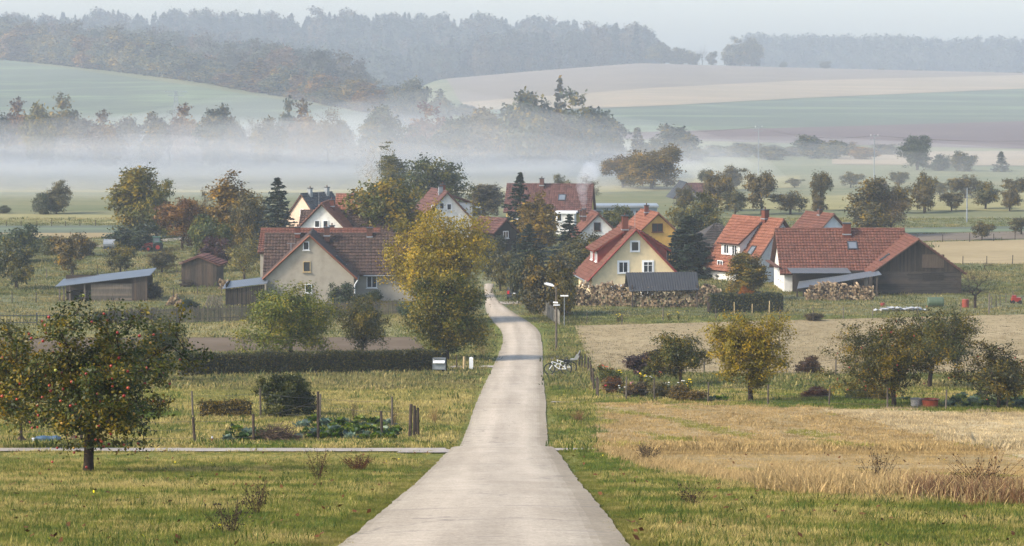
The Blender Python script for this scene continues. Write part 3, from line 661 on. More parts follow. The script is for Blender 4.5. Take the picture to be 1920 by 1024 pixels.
template('farround2', lambda: make_tree(82, 10, 8, trunk_h=.12, clusters=120, per=44, leaf=.34, spread=.75, flat=1.0, rough=.5, lobes=12))
template('faroval', lambda: make_tree(83, 10, 6, trunk_h=.1, clusters=120, per=40, leaf=.32, spread=.65, shape='oval', flat=1.0, rough=.45, lobes=12))
template('farspruce', lambda: spruce(84, 10, 3.6, 22, 8, 12, .3, .36, .03))
TW = dict(round1=9, round2=9, round3=9, oval1=6, oval2=6, orchard1=10.5, orchard2=10.5, orchard3=10.5, orchard4=10.5, sparse1=9, bare1=8.5, birch1=5.2, spruce1=4.4, spruce2=4.4, yew1=9, bush1=12, bush2=12, farround1=9, farround2=8, faroval=6, farspruce=3.6)
def put(key, name, label, loc, Ht, W, col, turned=.4, rz=None, group=None, cat='tree', bark=None):
    rz = rng.uniform(0, 6.28) if rz is None else rz
    t = thing(name, label, cat, loc, rz, group); me_w, me_l = TPL[key]; sx = W / TW[key]; sz = Ht / 10.0; t.scale = (sx, sx, sz)
    w = link('stem' if cat == 'shrub' else 'trunk', me_w, t)
    if bark: w.material_slots[0].link = 'OBJECT'; w.material_slots[0].material = M[bark]
    if me_l: c = link('foliage' if cat == 'shrub' else 'crown', me_l, t); c.color = (*lin(col), turned)
    return t
def pt(key, name, label, px, py, top, wpx, col, turned=.4, d=None, **k):
    """tree by its foot row (or its distance d when the foot is hidden)"""
    g = AT(px, d) if d else G(px, py); s = SP(g.y); Ht = (ZAT(top, g.y) - g.z); W = wpx / s
    return put(key, name, label, g, Ht, W * 1.06, col, turned, **k)
OL, DG, YG, OR, RU, GO, SP_ = '#5a5c34', '#3e4a2c', '#6c6c2e', '#8a6428', '#6e4a34', '#6c6850', '#2c3a2e'

# --- village and valley trees
ORD = 'first second third fourth fifth sixth seventh eighth ninth tenth eleventh twelfth thirteenth fourteenth fifteenth sixteenth seventeenth eighteenth nineteenth twentieth'.split()
def nth(i):
    i += 1
    if i <= 20: return ORD[i-1]
    t = {2: 'twenty', 3: 'thirty', 4: 'forty', 5: 'fifty'}; return t[i//10] + '-' + ORD[i % 10 - 1] if i % 10 else {3: 'thirtieth', 4: 'fortieth', 5: 'fiftieth'}[i//10]

pt('spruce1', 'spruce_tree', 'dark bluish spruce left of the white gabled house', 520, 0, 333, 104, '#2e3c34', .05, d=352)
pt('round1', 'maple_tree', 'broad green and yellow maple between the two white village houses', 728, 0, 337, 140, '#5c6028', .8, d=338)
pt('round2', 'oak_tree', 'dark oak behind the village, right of the birches', 824, 0, 296, 112, '#4e5838', .25, d=430)
pt('bare1', 'birch_tree', 'leafless grey birch behind the maple, left of the leafy birch', 698, 0, 276, 66, '#6c6850', .3, d=470, bark='birch_bark')
pt('birch1', 'birch_tree', 'leafy hanging birch beside the leafless birch', 738, 0, 265, 66, '#606440', .4, d=468, bark='birch_bark')
pt('oval1', 'tall_tree', 'tallest olive yellow tree of the group behind the tractor', 250, 0, 313, 96, '#6e6c34', .6, d=395)
pt('round3', 'leafy_tree', 'greener tree leaning against the tallest tree behind the tractor', 292, 0, 338, 78, '#5e6436', .5, d=392)
pt('round1', 'leafy_tree', 'reddish leafed tree right of the tractor', 340, 0, 372, 80, '#6a4c38', .6, d=372)
pt('oval2', 'leafy_tree', 'orange topped tree left of the bluish spruce', 430, 0, 328, 96, '#7c6430', .9, d=372)
pt('round2', 'leafy_tree', 'grey olive tree between the orange topped tree and the spruce', 474, 0, 362, 66, '#5c5a3e', .5, d=362)
pt('sparse1', 'leafy_tree', 'thin brown tree between the reddish and the orange topped trees', 375, 0, 352, 50, '#6a6048', .6, d=384)
pt('bush1', 'dark_bush', 'dark green bush behind the tractor cab', 252, 0, 420, 90, '#3c4838', .1, d=368, cat='shrub')
pt('bush2', 'leafy_bush', 'green bush behind the red roofed shed', 392, 0, 404, 70, '#54603a', .4, d=356, cat='shrub')
pt('bush1', 'purple_bush', 'dark purple bush right behind the red roofed shed', 402, 0, 444, 58, '#4a3438', .1, d=332, cat='shrub')
pt('sparse1', 'willow_tree', 'pale thin willow right of the red roofed shed', 458, 526, 440, 74, '#76744c', .5)
pt('round3', 'round_tree', 'grey round tree alone in the misty meadow', 106, 401, 338, 54, '#6c6c58', .3)
pt('bush1', 'round_bush', 'round dark bush beside the lone grey tree in the mist', 80, 402, 362, 38, '#5a6250', .2, cat='shrub')
pt('bush2', 'hedge_bush', 'low bush at the picture edge in front of the mist', 6, 400, 386, 26, '#5a6250', .2, cat='shrub')
pt('orchard1', 'orchard_tree', 'dark fruit tree at the picture edge, left of the open shed', 31, 542, 452, 88, '#4c5238', .3)
pt('bush2', 'leafy_bush', 'big dark green bush behind the fruit tree at the left edge', 26, 492, 423, 84, '#46543e', .2, cat='shrub')
pt('orchard2', 'orchard_tree', 'brownish fruit tree above the open shed roof', 136, 518, 438, 74, '#655e48', .5)
pt('orchard3', 'orchard_tree', 'small bare looking fruit tree left of the tractor', 226, 515, 454, 56, '#6a6a4a', .4)
pt('orchard4', 'orchard_tree', 'smallest fruit tree in front of the tractor', 304, 512, 468, 56, '#62604a', .4)
pt('bush1', 'leafy_bush', 'grey green bush left of the brownish fruit tree', 92, 478, 442, 56, '#6a7050', .3, cat='shrub')
pt('bush2', 'brown_bush', 'brown bush behind the brownish fruit tree', 152, 480, 446, 54, '#665c48', .4, cat='shrub')
pt('bush1', 'dark_bush', 'dark bush at the open shed end wall', 286, 560, 528, 32, '#3a3c30', .2, cat='shrub')
pt('bush1', 'dark_bush', 'small clipped dark bush between the two firewood heaps', 353, 580, 561, 30, '#34402e', .05, cat='shrub')
pt('bush1', 'garden_bush', 'blue green bush against the grey gable wall', 641, 578, 530, 52, '#47523e', .1, cat='shrub')
pt('bush2', 'garden_bush', 'low dark bush under the white window of the grey farmhouse', 694, 578, 544, 44, '#38432e', .1, cat='shrub')
pt('bush1', 'garden_bush', 'bluish bush at the foot of the yellowing maple', 768, 598, 566, 44, '#4a5a48', .05, cat='shrub')
# by the upper road
pt('spruce2', 'spruce_tree', 'tall slim spruce in front of the long red roof', 975, 0, 323, 84, SP_, .02, d=372)
pt('oval2', 'leafy_tree', 'golden brown tree right of the tall slim spruce', 1006, 0, 366, 80, '#7a682e', .9, d=362)
pt('spruce1', 'spruce_tree', 'short dark spruce left of the yellow house', 1068, 0, 402, 92, '#28352a', .02, d=328)
pt('spruce2', 'spruce_tree', 'dark spruce below the golden brown tree', 992, 0, 420, 100, '#2e3b2e', .02, d=336)
pt('round2', 'leafy_tree', 'olive tree in front of the white gabled house with the smoking chimney', 1090, 0, 440, 80, '#56583a', .4, d=318)
pt('bush1', 'roadside_bush', 'big brown olive bush bordering the road bend', 1030, 590, 480, 98, '#4e4a30', .5, cat='shrub')
pt('bush2', 'roadside_bush', 'dark green bush below the short spruce', 984, 570, 470, 62, '#36402c', .2, cat='shrub')
pt('bush1', 'roadside_bush', 'yellowish bush left of the yellow house', 1052, 592, 500, 50, '#605a2c', .6, cat='shrub')
pt('bush2', 'roadside_bush', 'small grey green bush at the end of the pale picket fence', 1004, 588, 540, 40, '#454b34', .3, cat='shrub')
pt('orchard1', 'roadside_tree', 'small rounded tree on the grass at the road bend', 938, 546, 466, 62, '#54563c', .3)
pt('bush1', 'hedge_bush', 'dark hedge bush below the far street lamp', 905, 0, 428, 52, '#3c4636', .1, d=352, cat='shrub')
pt('bush2', 'hedge_bush', 'dark hedge bush above the small rounded tree', 925, 0, 442, 46, '#3e4638', .2, d=346, cat='shrub')
pt('oval1', 'misty_tree', 'grey brown tree fading behind the far street lamp', 908, 0, 345, 66, '#686656', .3, d=440)
pt('round3', 'leafy_tree', 'pale round tree peeping over the long red roof', 1057, 0, 327, 44, '#666850', .3, d=470)
pt('round1', 'leafy_tree', 'green tree behind the white gabled house with the smoking chimney', 1158, 0, 386, 62, '#4c563a', .3, d=372)
pt('yew1', 'yew_tree', 'huge dark drooping conifer right of the yellow house', 1290, 0, 404, 150, '#2b372a', .02, d=322)
pt('round3', 'leafy_tree', 'olive tree behind the huge dark conifer', 1320, 0, 362, 98, '#50563a', .4, d=378)
pt('oval1', 'leafy_tree', 'yellow green garden tree in front of the orange roofed white house', 1402, 562, 474, 76, '#605c34', .7)
pt('round2', 'misty_tree', 'big tree with orange top behind the smoke', 1222, 0, 274, 108, '#6e6238', .9, d=535)
pt('round1', 'misty_tree', 'brown tree left of the big orange topped tree', 1168, 0, 292, 78, '#665a40', .7, d=540)
pt('sparse1', 'misty_tree', 'thin leafless tree in the smoke', 1105, 0, 326, 40, '#66624e', .4, d=480)
pt('round3', 'large_tree', 'large olive brown tree behind the barn roof', 1634, 0, 332, 116, '#5a5842', .4, d=398)
pt('sparse1', 'large_tree', 'thin brown tree against the large olive brown tree', 1672, 0, 352, 70, '#62594a', .4, d=396)
pt('bare1', 'bare_tree', 'crooked bare tree at the barn corner', 1828, 578, 492, 88, '#5c5240', .4, bark='bark_dark')
pt('bush1', 'dead_shrub', 'dark dead shrub on the edge of the tan field', 1519, 702, 668, 38, '#4c3a30', .2, cat='shrub')
pt('bush2', 'purple_shrub', 'dark purple shrub beside the dark green apple tree', 1214, 706, 655, 74, '#33262a', .1, cat='shrub')
pt('bush1', 'brown_shrub', 'low reddish brown shrub in the orchard grass', 1534, 746, 726, 50, '#5a3c2c', .2, cat='shrub')
pt('bush2', 'brown_shrub', 'low brown shrub at the barn meadow fence', 1527, 602, 586, 34, '#4a4232', .2, cat='shrub')
pt('bush2', 'autumn_shrub', 'small orange leafed shrub beside the clipped barn hedge', 1398, 574, 538, 24, '#a0602c', .4, cat='shrub')
pt('orchard3', 'small_tree', 'small bent tree on the brown field strip', 1841, 450, 415, 40, '#56543e', .3)
pt('orchard2', 'small_tree', 'dark small tree at the picture edge behind the barn field', 1915, 440, 408, 44, '#4c4e3a', .3)
# orchard behind the barn
ORCH = [(1283, 396, 350, 44), (1345, 396, 322, 56), (1378, 404, 356, 46), (1428, 402, 322, 62), (1482, 402, 358, 66), (1540, 396, 322, 42), (1536, 402, 368, 30), (1595, 352, 322, 42), (1490, 352, 334, 30),
        (1685, 400, 346, 44), (1686, 352, 322, 34), (1735, 398, 324, 46), (1732, 400, 350, 44), (1784, 396, 360, 44), (1810, 372, 328, 60), (1848, 392, 340, 58), (1893, 396, 356, 40), (1908, 378, 334, 56), (1762, 366, 340, 40), (1325, 362, 318, 40), (1375, 358, 310, 42), (1652, 366, 336, 36)]
ow = ['leftmost', 'second', 'third', 'fourth', 'fifth', 'sixth', 'seventh', 'eighth', 'ninth', 'tenth', 'eleventh', 'twelfth']
for i, (px, py, top, w) in enumerate(sorted(ORCH)):
    pt(['orchard1', 'orchard2', 'orchard3', 'orchard4'][i % 4], 'orchard_tree', f'{nth(i)} misty fruit tree from the left in the orchard behind the barn', px, py, top, w, ['#5c5a44', '#585c46', '#66604a'][i % 3], .4, group='fruit trees in the orchard behind the barn')
# trees standing in the far meadow
pt('oval1', 'meadow_tree', 'dark round headed tree alone on the pale straw strip', 1720, 319, 254, 52, '#485440', .15)
pt('bush1', 'meadow_bush', 'low round bush right of the lone round headed tree', 1766, 320, 290, 36, '#566050', .2, cat='shrub')
pt('bush2', 'meadow_bush', 'wide bush between two others on the straw strip', 1807, 321, 284, 46, '#5a5e4c', .3, cat='shrub')
pt('farspruce', 'meadow_conifer', 'small conical tree on the straw strip near the picture edge', 1877, 322, 284, 34, '#4c584a', .1)
BELT = [  # the belt along the stream: px, top, width, kind, colour, what it looks like
 (-20, 205, 70, 'farround1', '#5a5c48'), (40, 192, 62, 'farround2', '#6e5444'), (75, 198, 56, 'farround1', '#747048'), (112, 184, 72, 'farround2', '#686444'), (160, 226, 60, 'farround1', '#66604e'), (200, 214, 60, 'farround2', '#6e5c4a'), (240, 222, 56, 'farround1', '#5e5a4c'),
 (290, 216, 44, 'faroval', '#62604e'), (318, 205, 50, 'bare1', '#62604e'), (352, 202, 62, 'farround2', '#7a5c3c'), (402, 201, 46, 'faroval', '#4a5446'), (432, 222, 46, 'farround1', '#5e5c4a'), (465, 220, 40, 'sparse1', '#625e50'), (502, 224, 60, 'farround1', '#66624e'),
 (538, 190, 44, 'farround2', '#465246'), (575, 196, 66, 'farround2', '#786246'), (615, 200, 62, 'sparse1', '#766446'), (640, 228, 44, 'farround1', '#62604e'),
 (712, 202, 76, 'farround1', '#545c4a'), (770, 240, 50, 'farround2', '#5e5c4a'), (800, 200, 72, 'farround2', '#70483c'), (850, 220, 50, 'faroval', '#4e584a'), (905, 206, 76, 'farround1', '#6c6446'), (950, 236, 60, 'farround2', '#6e6a48'), (990, 175, 92, 'farround1', '#505a46'), (1050, 143, 40, 'farspruce', '#3c4a40'), (1070, 176, 84, 'farround2', '#566048'),
 (1035, 210, 64, 'farround1', '#6a5c46'), (1130, 206, 60, 'faroval', '#566048'), (1195, 238, 46, 'farspruce', '#465246'), (1230, 260, 46, 'farround1', '#525c4c'), (1268, 236, 54, 'faroval', '#4c584a'), (1306, 270, 36, 'farround2', '#56604c'), (1345, 274, 40, 'farround1', '#56604c'), (1385, 270, 46, 'farround2', '#5c5e4a'), (1440, 276, 56, 'farround1', '#5a5e4c'),
 (1480, 280, 52, 'farround2', '#625c4c'), (1522, 254, 48, 'faroval', '#566050'), (1566, 264, 48, 'farround1', '#5c624c'), (1594, 268, 36, 'farround2', '#7a6642'), (1616, 276, 46, 'farround1', '#8a6a3c')]
kind_words = {'farround1': 'broad', 'farround2': 'rounded', 'faroval': 'narrow', 'farspruce': 'pointed', 'bare1': 'leafless', 'sparse1': 'thin'}
seen = {}
for i, (px, top, w, k, col) in enumerate(BELT):
    d = 655 + 14 * math.sin(i * 2.3) + (40 if px > 1300 else 0); r_, g_, b_ = [int(col[j:j+2], 16) for j in (1, 3, 5)]
    cw = 'rust coloured' if r_ - g_ > 26 else ('yellowish' if r_ - b_ > 38 else ('dark green' if g_ > r_ + 6 else 'grey brown'))
    lab = f'{cw} {kind_words[k]} tree in the misty belt across the valley'
    if 960 < px < 1100: lab = f'{cw} {kind_words[k]} tree in the tall clump behind the village roofs'
    if px > 1290: lab = f'{cw} {kind_words[k]} tree in the low belt behind the orchard'
    if px < 150: lab = f'{cw} {kind_words[k]} tree at the belt end by the picture edge'
    seen[lab] = seen.get(lab, -1) + 1; lab = nth(seen[lab]) + ' ' + lab.replace(' tree ', ' tree from the left ', 1)
    pt(k, 'belt_tree', lab, px, 0, top, w * 1.15, col, .5, d=d, group='trees of the misty belt across the valley')
# understorey that closes the belt
for i in range(70):
    px = -60 + i * 25 + rng.uniform(-8, 8)
    if 648 < px < 680: continue
    d = 668 + rng.uniform(-8, 20) + (40 if px > 1300 else 0)
    pt('bush1' if i % 2 else 'bush2', 'belt_shrub', 'low misty shrub filling the foot of the tree belt', px, 0, 262 + rng.uniform(-14, 16) + (20 if px > 1180 else 0), 52, ['#5c5c4c', '#545a4a', '#665c4c'][i % 3], .4, d=d, cat='shrub', group='shrubs at the foot of the tree belt')
# wood along the top of the green hill field
EDGE = []
for i in range(46):
    t = i / 45; px = -60 + 750 * t; by = float(np.interp(px, [-60, 0, 350, 690], [104, 112, 160, 212])) ; top = by - float(np.interp(px, [-60, 0, 300, 360, 440, 520, 690], [66, 64, 74, 56, 40, 62, 46])) - rng.uniform(-8, 12)
    d = float(np.interp(px, [-60, 0, 690], [1075, 1062, 812])) + rng.uniform(0, 16)
    k = ['farround1', 'farround2', 'faroval', 'farround2'][i % 4]
    if 452 < px < 500: k = 'farspruce'; top -= 10
    EDGE.append((px, d, k)); pt(k, 'woodland_tree', f'{nth(i)} hazy tree from the left on the wood edge above the hill field', px, 0, top, 66, ['#5c5e46', '#6e6444', '#545c48', '#72583c'][int(rng.integers(4))], .5, d=d, group='trees on the wood edge above the hill field')
for i, (px, top, w, k) in enumerate([(775, 150, 70, 'farround1'), (740, 164, 50, 'faroval'), (830, 172, 52, 'farround2'), (870, 196, 46, 'farround1'), (705, 150, 50, 'farround2')]):
    pt(k, 'valley_tree', ['broad pale tree standing tallest in the hazy side valley', 'slim pale tree in the hazy side valley', 'pale tree in front of the ridge foot in the side valley', 'lowest pale tree in the hazy side valley', 'pale tree beside the end of the hill wood'][i], px, 0, top, w, '#5e6250', .4, d=840 + 20*i, group='trees in the hazy side valley')
SKY = [(1236, 80, 44, 'farround1', 'rounded'), (1262, 96, 26, 'bush1', 'low'), (1276, 90, 28, 'faroval', 'thin brown'), (1298, 95, 30, 'bush2', 'low dark'), (1316, 84, 20, 'bare1', 'leafless'), (1334, 97, 18, 'faroval', 'slim dark'), (1376, 72, 48, 'farround2', 'wide'), (1408, 73, 44, 'farround1', 'tall')]
for px, top, w, k, wd in SKY: pt(k, 'crest_tree', f'{wd} tree standing on the crest against the sky', px, 0, top, w, '#5c5e4c', .3, d=1208)
for px, top, w in [(1468, 116, 14), (1546, 115, 20), (1650, 128, 12), (1718, 130, 16), (1900, 135, 26)]: pt('bush1', 'crest_bush', 'small bush on the crest line before the far wood', px, 0, top, w, '#56584a', .2, d=1206, cat='shrub', group='bushes on the crest line')

# far woods read as one mass: instanced on points
def scatter(name, P, S, Rz, protos, idx=None, cols=None):
    """geometry-nodes copies of the protos at points P"""
    me = bpy.data.meshes.new(name); me.vertices.add(len(P)); me.vertices.foreach_set('co', np.asarray(P, np.float32).ravel())
    def at(nm, ty, arr, key): a = me.attributes.new(nm, ty, 'POINT'); a.data.foreach_set(key, np.asarray(arr, np.float32 if ty != 'INT' else np.int32).ravel())
    at('sc', 'FLOAT_VECTOR', S, 'vector'); at('rz', 'FLOAT_VECTOR', np.stack([np.zeros(len(P)), np.zeros(len(P)), Rz], 1) if np.ndim(Rz) == 1 else Rz, 'vector')
    idx = rng.integers(0, len(protos), len(P)) if idx is None else idx
    at('pick', 'INT', idx, 'value')
    if cols is not None: a = me.attributes.new('tint', 'FLOAT_COLOR', 'POINT'); a.data.foreach_set('color', np.concatenate([cols, np.ones((len(cols), 1))], 1).astype(np.float32).ravel())
    o = link(name, me); ng = bpy.data.node_groups.new(name + '_nodes', 'GeometryNodeTree')
    ng.interface.new_socket('Geometry', in_out='INPUT', socket_type='NodeSocketGeometry'); ng.interface.new_socket('Geometry', in_out='OUTPUT', socket_type='NodeSocketGeometry')
    N = ng.nodes; L = ng.links; gi = N.new('NodeGroupInput'); go = N.new('NodeGroupOutput'); jo = N.new('GeometryNodeJoinGeometry')
    def named(nm, ty): a = N.new('GeometryNodeInputNamedAttribute'); a.data_type = ty; a.inputs[0].default_value = nm; return a.outputs[0]
    for k, pr in enumerate(protos):
        oi = N.new('GeometryNodeObjectInfo'); oi.inputs['Object'].default_value = pr; oi.inputs['As Instance'].default_value = True
        ip = N.new('GeometryNodeInstanceOnPoints'); cmpn = N.new('FunctionNodeCompare'); cmpn.data_type = 'INT'; cmpn.operation = 'EQUAL'
        L.new(named('pick', 'INT'), cmpn.inputs[2]); cmpn.inputs[3].default_value = k
        L.new(gi.outputs[0], ip.inputs['Points']); L.new(cmpn.outputs[0], ip.inputs['Selection']); L.new(oi.outputs['Geometry'], ip.inputs['Instance'])
        er = N.new('FunctionNodeEulerToRotation'); L.new(named('rz', 'FLOAT_VECTOR'), er.inputs[0]); L.new(er.outputs[0], ip.inputs['Rotation']); L.new(named('sc', 'FLOAT_VECTOR'), ip.inputs['Scale'])
        L.new(ip.outputs[0], jo.inputs[0])
    L.new(jo.outputs[0], go.inputs[0]); md = o.modifiers.new('scatter', 'NODES'); md.node_group = ng
    return tag(o, kind='stuff')
def proto(name, me, color=None, kind='stuff'):
    """a source mesh kept out of sight below ground for the scatterers"""
    o = bpy.data.objects.new(name, me); 
    if color: o.color = color
    return o
def forest(name, label, pts, kinds, hmin, hmax):
    protos = []
    for k, c, tn in kinds: me = TPL[k][1].copy(); me.materials.clear(); me.materials.append(M['leaf_scatter']); protos.append(proto('forest_tree', me))
    n = len(pts); X, Y = pts[:, 0], pts[:, 1]; P = np.stack([X, Y, H(X, Y) - .3], 1); h = rng.uniform(hmin, hmax, n)
    idx = rng.choice(len(kinds), n, p=[k_[3] if len(k_) > 3 else 1/len(kinds) for k_ in [(*k, 1/len(kinds)) for k in kinds]])
    wd = h * rng.uniform(.85, 1.2, n); S = np.stack([wd/10, wd/10, h/10], 1)
    cl = np.array([lin(k[1]) for k in kinds])[idx] * rng.uniform(.4, .8, (n, 1)); o = scatter(name, P, S, rng.uniform(0, 6.28, n), protos, idx, cl); o['label'] = label; return o
def area(n, pxa, pxb, da, db):
    px = rng.uniform(pxa, pxb, n); d = rng.uniform(da, db, n); return np.stack([(px - 960) * d / F, d], 1)
A = area(2600, -420, 1215, 1215, 1530)
A = A[(A[:, 1] > 1215) & ~((A[:, 0] / A[:, 1] * F + 960 > 1010) & (A[:, 1] < 1240))]
forest('forest', 'hazy spruce forest covering the long ridge', A, [('farspruce', '#38463c', .05), ('farspruce', '#3e4a40', .05), ('farspruce', '#344238', .05), ('farspruce', '#364640', .05), ('farspruce', '#3a483e', .05), ('farspruce', '#324038', .05), ('farround1', '#525848', .4), ('farround2', '#66583e', .6)], 10, 19)
A = area(1100, 1395, 2400, 1820, 2040)
forest('far_forest', 'pale distant forest along the horizon behind the crest', A, [('farspruce', '#3e4a40', .05), ('farspruce', '#424c42', .05), ('farround2', '#565a4a', .3)], 17, 24)
A = area(420, -300, 690, 830, 1260); b_ = np.interp(A[:, 0]/A[:, 1]*F+960, [-300, 0, 690], [1120, 1072, 825]); A = A[(A[:, 1] > b_ + 8) & (A[:, 1] < b_ + 190)]
forest('hill_wood', 'mixed autumn wood above the green hill field', A, [('farround1', '#5c5e46', .4), ('farround2', '#6a6044', .5), ('faroval', '#525c48', .3), ('farround1', '#74583e', .5)], 11, 16)

def tuft(seed, n, h, spread, w, lean=.5):
    rg = np.random.default_rng(seed); V = []; T = []; v = []
    for i in range(n):
        a = rg.uniform(0, 6.28); r = spread * math.sqrt(rg.uniform()); p = np.array([r*math.cos(a), r*math.sin(a), -.02]); b = rg.uniform(0, 6.28)
        d = np.array([math.cos(b), math.sin(b), 0]); s = np.array([-d[1], d[0], 0]); hh = h * rg.uniform(.5, 1.2); l = lean * hh * rg.uniform(.2, 1.2); k = len(V)
        V += [p - s*w, p + s*w, p + d*l*.35 + np.array([0, 0, hh*.6]) + s*w*.7, p + d*l*.35 + np.array([0, 0, hh*.6]) - s*w*.7, p + d*l + np.array([0, 0, hh])]
        T += [[k, k+1, k+2], [k, k+2, k+3], [k+3, k+2, k+4]]; c = rg.uniform(); v += [c]*3
    o = mesh('tuft', V, [T], M['blade'], None, v); me = o.data; bpy.data.objects.remove(o); return proto('tuft', me)

# ------------------------------------------------------------------ houses
WALL = {}
def wallmat(name, col, stain='#6a655c', amt=1):
    if name not in WALL: WALL[name] = plain('wall_' + name, lin(col), .9, .1, .10, 1.4, stain=lin(stain) if amt else None, stain_scale=.5, bmp=.15)
    return WALL[name]
def slope(root, a, b, e0, e1, mat, tw=.33, th=.42, thick=.12, trim=None, tiles=True):
    """one roof plane: ridge a-b, eaves e0-e1 (below a and b): a boarded slab with courses of tiles laid on it"""
    a, b, e0, e1 = [np.array(p, float) for p in (a, b, e0, e1)]
    n = np.cross(b - a, e0 - a); n /= np.linalg.norm(n)
    if n[2] < 0: n = -n
    mb = MB(); lo = [p - n*thick for p in (a, b, e1, e0)]; up = [a, b, e1, e0]
    mb.add(lo + up, [[0, 1, 2, 3], [7, 6, 5, 4], [0, 4, 5, 1], [1, 5, 6, 2], [2, 6, 7, 3], [3, 7, 4, 0]])
    roof = mb.build('roof', trim or M['dark_brick'], root)
    if not tiles: return roof
    nu = max(4, int(np.linalg.norm(b - a) / tw)); nv = max(3, int(np.linalg.norm(e0 - a) / th))
    us = []; wv = []
    for i in range(nu): us += [i / nu, (i + .35) / nu, (i + .7) / nu]; wv += [-.01, .035, .012]
    us.append(1); wv.append(0); us = np.array(us); wv = np.array(wv) * tw / .3; m = len(us)
    rows = []; 
    for j in range(nv):
        for t, h in ((j / nv, .03), ((j + 1.04) / nv, .11)):
            p = (a + (b - a) * us[:, None]) * (1 - t) + (e0 + (e1 - e0) * us[:, None]) * t + n * (h + wv)[:, None]
            rows.append(p)
    V = np.concatenate(rows); Q = []; vals = []; tv = rng.uniform(0, 1, (nv, nu + 1))
    for j in range(2*nv - 1):
        i = np.arange(m - 1); Q.append(np.stack([j*m+i, j*m+i+1, (j+1)*m+i+1, (j+1)*m+i], 1)); vals.append(tv[j // 2, i // 3])
    Q = np.concatenate(Q)
    if np.cross(V[Q[0][1]] - V[Q[0][0]], V[Q[0][3]] - V[Q[0][0]])[2] < 0: Q = Q[:, ::-1]
    t = mesh('roof_tiles', V, [Q], mat, roof, np.concatenate(vals)); t['kind'] = 'stuff'; return roof
def ridge_caps(root, a, b, mat, r=.13):
    mb = MB(); a = np.array(a, float); b = np.array(b, float); L = np.linalg.norm(b - a); n = max(3, int(L / .4))
    for i in range(n): mb.tube(a + (b-a) * i / n, a + (b-a) * (i + .97) / n, r, r*.92, 8, caps=True)
    o = mb.build('ridge_tiles', mat, root); o['kind'] = 'stuff'; return o
def block(root, x0, x1, y0, y1, ze, zr, axis, wall, tile, over=.45, verge=.3, tw=.33, base=-.5, trim=None, walls=True, tiles=True, edge=None):
    """gabled block; axis = direction of the ridge"""
    if walls:
        xm, ym = (x0+x1)/2, (y0+y1)/2; mb = MB()
        if axis == 'y': mb.prism([(x0, base), (x1, base), (x1, ze), (xm, zr - .1), (x0, ze)], y0, y1)
        else:
            V = [(x0, y0, base), (x0, y1, base), (x0, y1, ze), (x0, ym, zr-.1), (x0, y0, ze), (x1, y0, base), (x1, y1, base), (x1, y1, ze), (x1, ym, zr-.1), (x1, y0, ze)]
            mb.add(V, [[0, 5, 9, 4], [6, 1, 2, 7], [4, 9, 8, 3], [2, 3, 8, 7]], [[0, 4, 3], [0, 3, 1], [1, 3, 2], [5, 8, 9], [5, 6, 8], [6, 7, 8]])
        mb.build('wall', wall, root)
    if axis == 'y':
        xm = (x0+x1)/2; k = (zr - ze) / (x1 - xm); dz = over * k
        slope(root, (xm, y0-verge, zr), (xm, y1+verge, zr), (x0-over, y0-verge, ze-dz), (x0-over, y1+verge, ze-dz), tile, tw, trim=trim, tiles=tiles)
        slope(root, (xm, y0-verge, zr), (xm, y1+verge, zr), (x1+over, y0-verge, ze-dz), (x1+over, y1+verge, ze-dz), tile, tw, trim=trim, tiles=tiles)
        ridge_caps(root, (xm, y0-verge, zr+.05), (xm, y1+verge, zr+.05), tile)
        if edge:
            for s in (-1, 1): e = MB(); xe = x0-over if s < 0 else x1+over; q = np.array([xm, y0-verge-.05, zr]); w = np.array([xe, y0-verge-.05, ze-dz]); e.tube(q, w, .09, .09, 6); e.build('verge_board', edge, root)
    else:
        ym = (y0+y1)/2; k = (zr - ze) / (y1 - ym); dz = over * k
        slope(root, (x0-verge, ym, zr), (x1+verge, ym, zr), (x0-verge, y0-over, ze-dz), (x1+verge, y0-over, ze-dz), tile, tw, trim=trim, tiles=tiles)
        slope(root, (x0-verge, ym, zr), (x1+verge, ym, zr), (x0-verge, y1+over, ze-dz), (x1+verge, y1+over, ze-dz), tile, tw, trim=trim, tiles=tiles)
        ridge_caps(root, (x0-verge, ym, zr+.05), (x1+verge, ym, zr+.05), tile)
def window(root, x, y, z, w, h, face='-y', frame=None, cross=True, bar=False, trim=0.0, name='window', pane=None):
    """casement set on a wall that looks towards face"""
    rz = {'-y': 0, 'x': math.pi/2, 'y': math.pi, '-x': -math.pi/2}[face]; X = Matrix.Translation((x, y, z)) @ Matrix.Rotation(rz, 4, 'Z')
    fr = frame or M['white_paint']; t = .07; mb = MB()
    for sx in (-1, 1): mb.box((sx*(w/2 - t/2), -.03, 0), (t, .10, h))
    for sz in (-1, 1): mb.box((0, -.03, sz*(h/2 - t/2)), (w - 2*t - .002, .10, t))
    if cross: mb.box((0, -.035, 0), (t*.9, .07, h - 2*t - .002))
    if bar: mb.box((0, -.032, h*.16), (w - 2*t - .004, .06, t*.6))
    if trim:
        for sx in (-1, 1): mb.box((sx*(w/2 + trim/2), -.015, 0), (trim - .004, .07, h + 2*trim))
        for sz in (-1, 1): mb.box((0, -.015, sz*(h/2 + trim/2)), (w, .07, trim - .004))
    o = mb.build(name, fr, root, xf=X)
    p = MB(); p.box((0, -.012, 0), (w - 2*t + .01, .02, h - 2*t + .01)); p.build('pane', pane or M['glass'], o, xf=X)
    s = MB(); s.box((0, -.08, -h/2 - .05), (w + .18, .16, .05)); s.build('sill', fr, o, xf=X); return o
